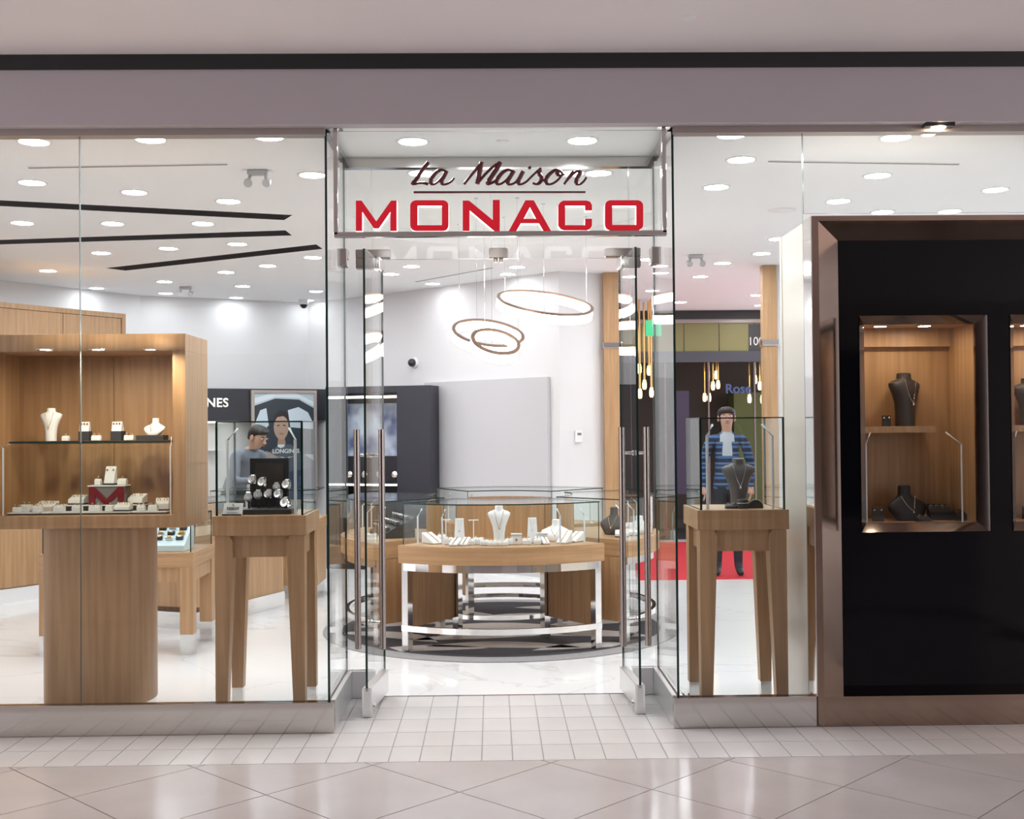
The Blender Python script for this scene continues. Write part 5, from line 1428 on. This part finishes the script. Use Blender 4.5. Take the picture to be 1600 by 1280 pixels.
# ================================================================== PEOPLE
def skin_mesh(verts, edges, roots):
    """verts: (x, y, z, rx, ry); one continuous body grown round the joints"""
    me = bpy.data.meshes.new('figure')
    me.from_pydata([v[:3] for v in verts], edges, [])
    o = bpy.data.objects.new('figure', me); C.objects.link(o)
    md = o.modifiers.new('grow', 'SKIN'); md.use_smooth_shade = True; md.branch_smoothing = 0.6
    sd = o.modifiers.new('round', 'SUBSURF'); sd.levels = 2; sd.render_levels = 2
    for i, v in enumerate(verts):
        sv = me.skin_vertices[0].data[i]; sv.radius = (v[3], v[4]); sv.use_root = i in roots
    bpy.context.view_layer.update()
    out = bpy.data.meshes.new_from_object(o.evaluated_get(bpy.context.evaluated_depsgraph_get()))
    bpy.data.objects.remove(o)
    return out
def hand(vs, es, roots, wrist, direc, side, s=1.0, curl=0.3):
    """palm continues the arm; five fingers rooted in it. Returns nothing, adds islands."""
    d = Vector(direc).normalized(); a = Vector(side).normalized(); n = d.cross(a).normalized()
    w = Vector(wrist)
    for k, (off, l) in enumerate(((-.028, .062), (-.010, .072), (.008, .068), (.025, .054))):
        b = len(vs); p = w + d * .075 + a * off
        q = p + d * l * .55 + n * (-curl * l * .3); t = q + d * l * .4 + n * (-curl * l * .6)
        for c in (p, q, t): vs.append((c.x, c.y, c.z, .0085 * s, .0085 * s))
        es += [(b, b + 1), (b + 1, b + 2)]; roots.add(b)
    b = len(vs); p = w + d * .03 - a * .030; q = p + d * .03 - a * .025; t = q + d * .028 - a * .008
    for c in (p, q, t): vs.append((c.x, c.y, c.z, .010 * s, .010 * s))
    es += [(b, b + 1), (b + 1, b + 2)]; roots.add(b)
def person(label, loc, rz, J, mats, pick, headc, hair_long=False, tilt=0.0):
    t = thing('person', label, 'person', loc, rz)
    vs, es, roots = [], [], {0}
    ix = {}
    for nm, v, par in J:
        ix[nm] = len(vs); vs.append(v)
        if par: es.append((ix[par], ix[nm]))
    for sd in (-1, 1):
        k = 'l' if sd < 0 else 'r'
        w, p = Vector(vs[ix['wrist_' + k]][:3]), Vector(vs[ix['palm_' + k]][:3])
        d = (p - w).normalized()
        sidev = Vector((0, -1, 0)) if abs(d.y) < .7 else Vector((-sd, 0, 0))
        sidev = (sidev - d * sidev.dot(d)).normalized()
        hand(vs, es, roots, w, d, -sidev, 1.0, .35)
    me = skin_mesh(vs, es, roots)
    for m_ in mats: me.materials.append(m_)
    for p in me.polygons:
        p.material_index = pick(p.center); p.use_smooth = True
    o = bpy.data.objects.new('body', me); C.objects.link(o); o.parent = t
    # face: parts round the head centre, tipped with the head
    h = bpy.data.objects.new('face', None); C.objects.link(h); h.parent = t
    h.location = headc; h.rotation_euler = (tilt, 0, 0)
    MB().oval([(-.02, .013, .012, 0), (-.012, .017, .022, -.004), (.012, .010, .014, .002), (.03, .006, .006, .008)], 10, (0, -.092, -.005)).build('nose', mats[0], h, True)
    for q in (-1, 1):
        MB().ball((q * .032, -.083, .022), .014, .008, .008, 10, 6).build('eye', 'white', h, True)
        MB().ball((q * .032, -.091, .022), .006, .004, .006, 8, 6).build('iris', 'black', h, True)
        MB().ball((q * .033, -.088, .040), .020, .007, .004, 8, 6).build('eyebrow', 'hair', h, True)
        MB().ball((q * .083, .005, .0), .012, .022, .032, 10, 8).build('ear', mats[0], h, True)
    MB().ball((0, -.090, -.045), .025, .008, .006, 10, 6).build('mouth', mat('lips', (.38, .14, .12), .5), h, True)
    mb = MB()
    secs = [(-.03, .082, .05, .045), (.02, .090, .065, .042), (.045, .092, .080, .030), (.072, .090, .098, .008), (.092, .080, .093, .002), (.113, .055, .07, .004), (.122, .02, .03, .006)]
    if hair_long: secs = [(-.09, .07, .04, .06)] + secs
    mb.oval(secs, 20)
    mb.build('hair', 'hair', h, True)
    return t
def stripes():
    m = mat('striped_knit', (.05, .09, .2), .8)
    nt = m.node_tree; b = nt.nodes['Principled BSDF']
    tc = nt.nodes.new('ShaderNodeTexCoord'); sx = nt.nodes.new('ShaderNodeSeparateXYZ')
    ml = nt.nodes.new('ShaderNodeMath'); ml.operation = 'MULTIPLY'; ml.inputs[1].default_value = 9.5
    fr_ = nt.nodes.new('ShaderNodeMath'); fr_.operation = 'FRACT'
    cr = nt.nodes.new('ShaderNodeValToRGB'); cr.color_ramp.interpolation = 'CONSTANT'
    e = cr.color_ramp.elements
    e[0].position = 0; e[0].color = (.010, .018, .05, 1); e[1].position = .38; e[1].color = (.05, .12, .28, 1)
    x = e.new(.62); x.color = (.016, .028, .075, 1); x = e.new(.8); x.color = (.09, .15, .26, 1)
    nt.links.new(tc.outputs['Object'], sx.inputs[0]); nt.links.new(sx.outputs['Z'], ml.inputs[0]); nt.links.new(ml.outputs[0], fr_.inputs[0])
    nt.links.new(fr_.outputs[0], cr.inputs['Fac']); nt.links.new(cr.outputs['Color'], b.inputs['Base Color'])
    return m
J1 = [('pelvis', (0, 0, .95, .15, .105), None), ('waist', (0, 0, 1.08, .15, .10), 'pelvis'), ('chest', (0, 0, 1.27, .165, .11), 'waist'), ('top', (0, .005, 1.405, .125, .085), 'chest'),
      ('neck', (0, .005, 1.475, .056, .056), 'top'), ('jaw', (0, -.015, 1.535, .056, .066), 'neck'), ('head', (0, -.01, 1.61, .078, .092), 'jaw'), ('crown', (0, 0, 1.685, .062, .072), 'head')]
for k, q in (('l', -1), ('r', 1)):
    J1 += [('sho_' + k, (q * .175, .005, 1.385, .062, .062), 'top'), ('elb_' + k, (q * .245, .03, 1.13, .046, .046), 'sho_' + k), ('wrist_' + k, (q * .235, -.05, .90, .029, .029), 'elb_' + k), ('palm_' + k, (q * .23, -.075, .825, .022, .038), 'wrist_' + k),
           ('hip_' + k, (q * .085, 0, .86, .088, .09), 'pelvis'), ('knee_' + k, (q * .10, -.01, .49, .060, .062), 'hip_' + k), ('ank_' + k, (q * .105, .025, .10, .044, .046), 'knee_' + k), ('ball_' + k, (q * .115, -.10, .045, .040, .040), 'ank_' + k), ('toe_' + k, (q * .12, -.16, .036, .032, .032), 'ball_' + k)]
def pick1(c):
    if c.z < .085: return 3
    if c.z < .90 and abs(c.x) < .195 + max(0, .9 - c.z) * .02: return 2
    if c.z > 1.47 and abs(c.x) < .1: return 0
    if c.z < .905 and abs(c.x) > .17: return 0
    if c.y < -.03 and c.z > 1.14 and abs(c.x) < .012 + (c.z - 1.14) * .20: return 4
    return 1
pp = onz(1138, 900, 0)
person('person in a blue striped cardigan and dark trousers standing on the red carpet', (pp.x, pp.y, .006), R(-8), J1,
       [M['skin'], stripes(), mat('dark_trousers', (.014, .015, .022), .8), mat('dark_shoes', (.010, .010, .014), .5), mat('white_shirt', (.42, .45, .50), .8)], pick1, (0, -.01, 1.605))
J2 = [('pelvis', (0, .12, .93, .145, .11), None), ('waist', (0, .05, 1.06, .15, .11), 'pelvis'), ('chest', (0, -.06, 1.21, .165, .12), 'waist'), ('top', (0, -.14, 1.31, .125, .09), 'chest'),
      ('neck', (0, -.19, 1.355, .056, .056), 'top'), ('jaw', (0, -.235, 1.395, .058, .062), 'neck'), ('head', (0, -.265, 1.465, .078, .090), 'jaw'), ('crown', (0, -.27, 1.54, .060, .072), 'head')]
for k, q in (('l', -1), ('r', 1)):
    J2 += [('sho_' + k, (q * .175, -.13, 1.285, .064, .064), 'top'), ('elb_' + k, (q * .235, -.20, 1.05, .047, .047), 'sho_' + k), ('wrist_' + k, (q * .17, -.40, 1.06, .030, .030), 'elb_' + k), ('palm_' + k, (q * .15, -.475, 1.045, .038, .022), 'wrist_' + k),
           ('hip_' + k, (q * .085, .12, .85, .088, .09), 'pelvis'), ('knee_' + k, (q * .10, .10, .48, .060, .062), 'hip_' + k), ('ank_' + k, (q * .105, .13, .10, .044, .046), 'knee_' + k), ('ball_' + k, (q * .115, 0.0, .045, .040, .040), 'ank_' + k), ('toe_' + k, (q * .12, -.06, .036, .032, .032), 'ball_' + k)]
def pick2(c):
    if c.z < .085: return 3
    if c.z < .97 and c.y > -.15: return 2
    if c.z > 1.355 and c.y < -.16 and abs(c.x) < .1: return 0
    if c.y < -.385 and c.z < 1.1: return 0
    return 1
pq = at(398, 700, 11.27)
person('salesman with dark hair in a grey-blue shirt leaning over the counter by the framed poster', (pq.x - .15, 11.27, 0), R(55), J2,
       [M['skin'], mat('grey_blue_shirt', (.19, .21, .26), .8), mat('charcoal_trousers', (.02, .02, .025), .8), mat('black_shoes', (.010, .010, .012), .5)], pick2, (0, -.265, 1.46), False, R(22))
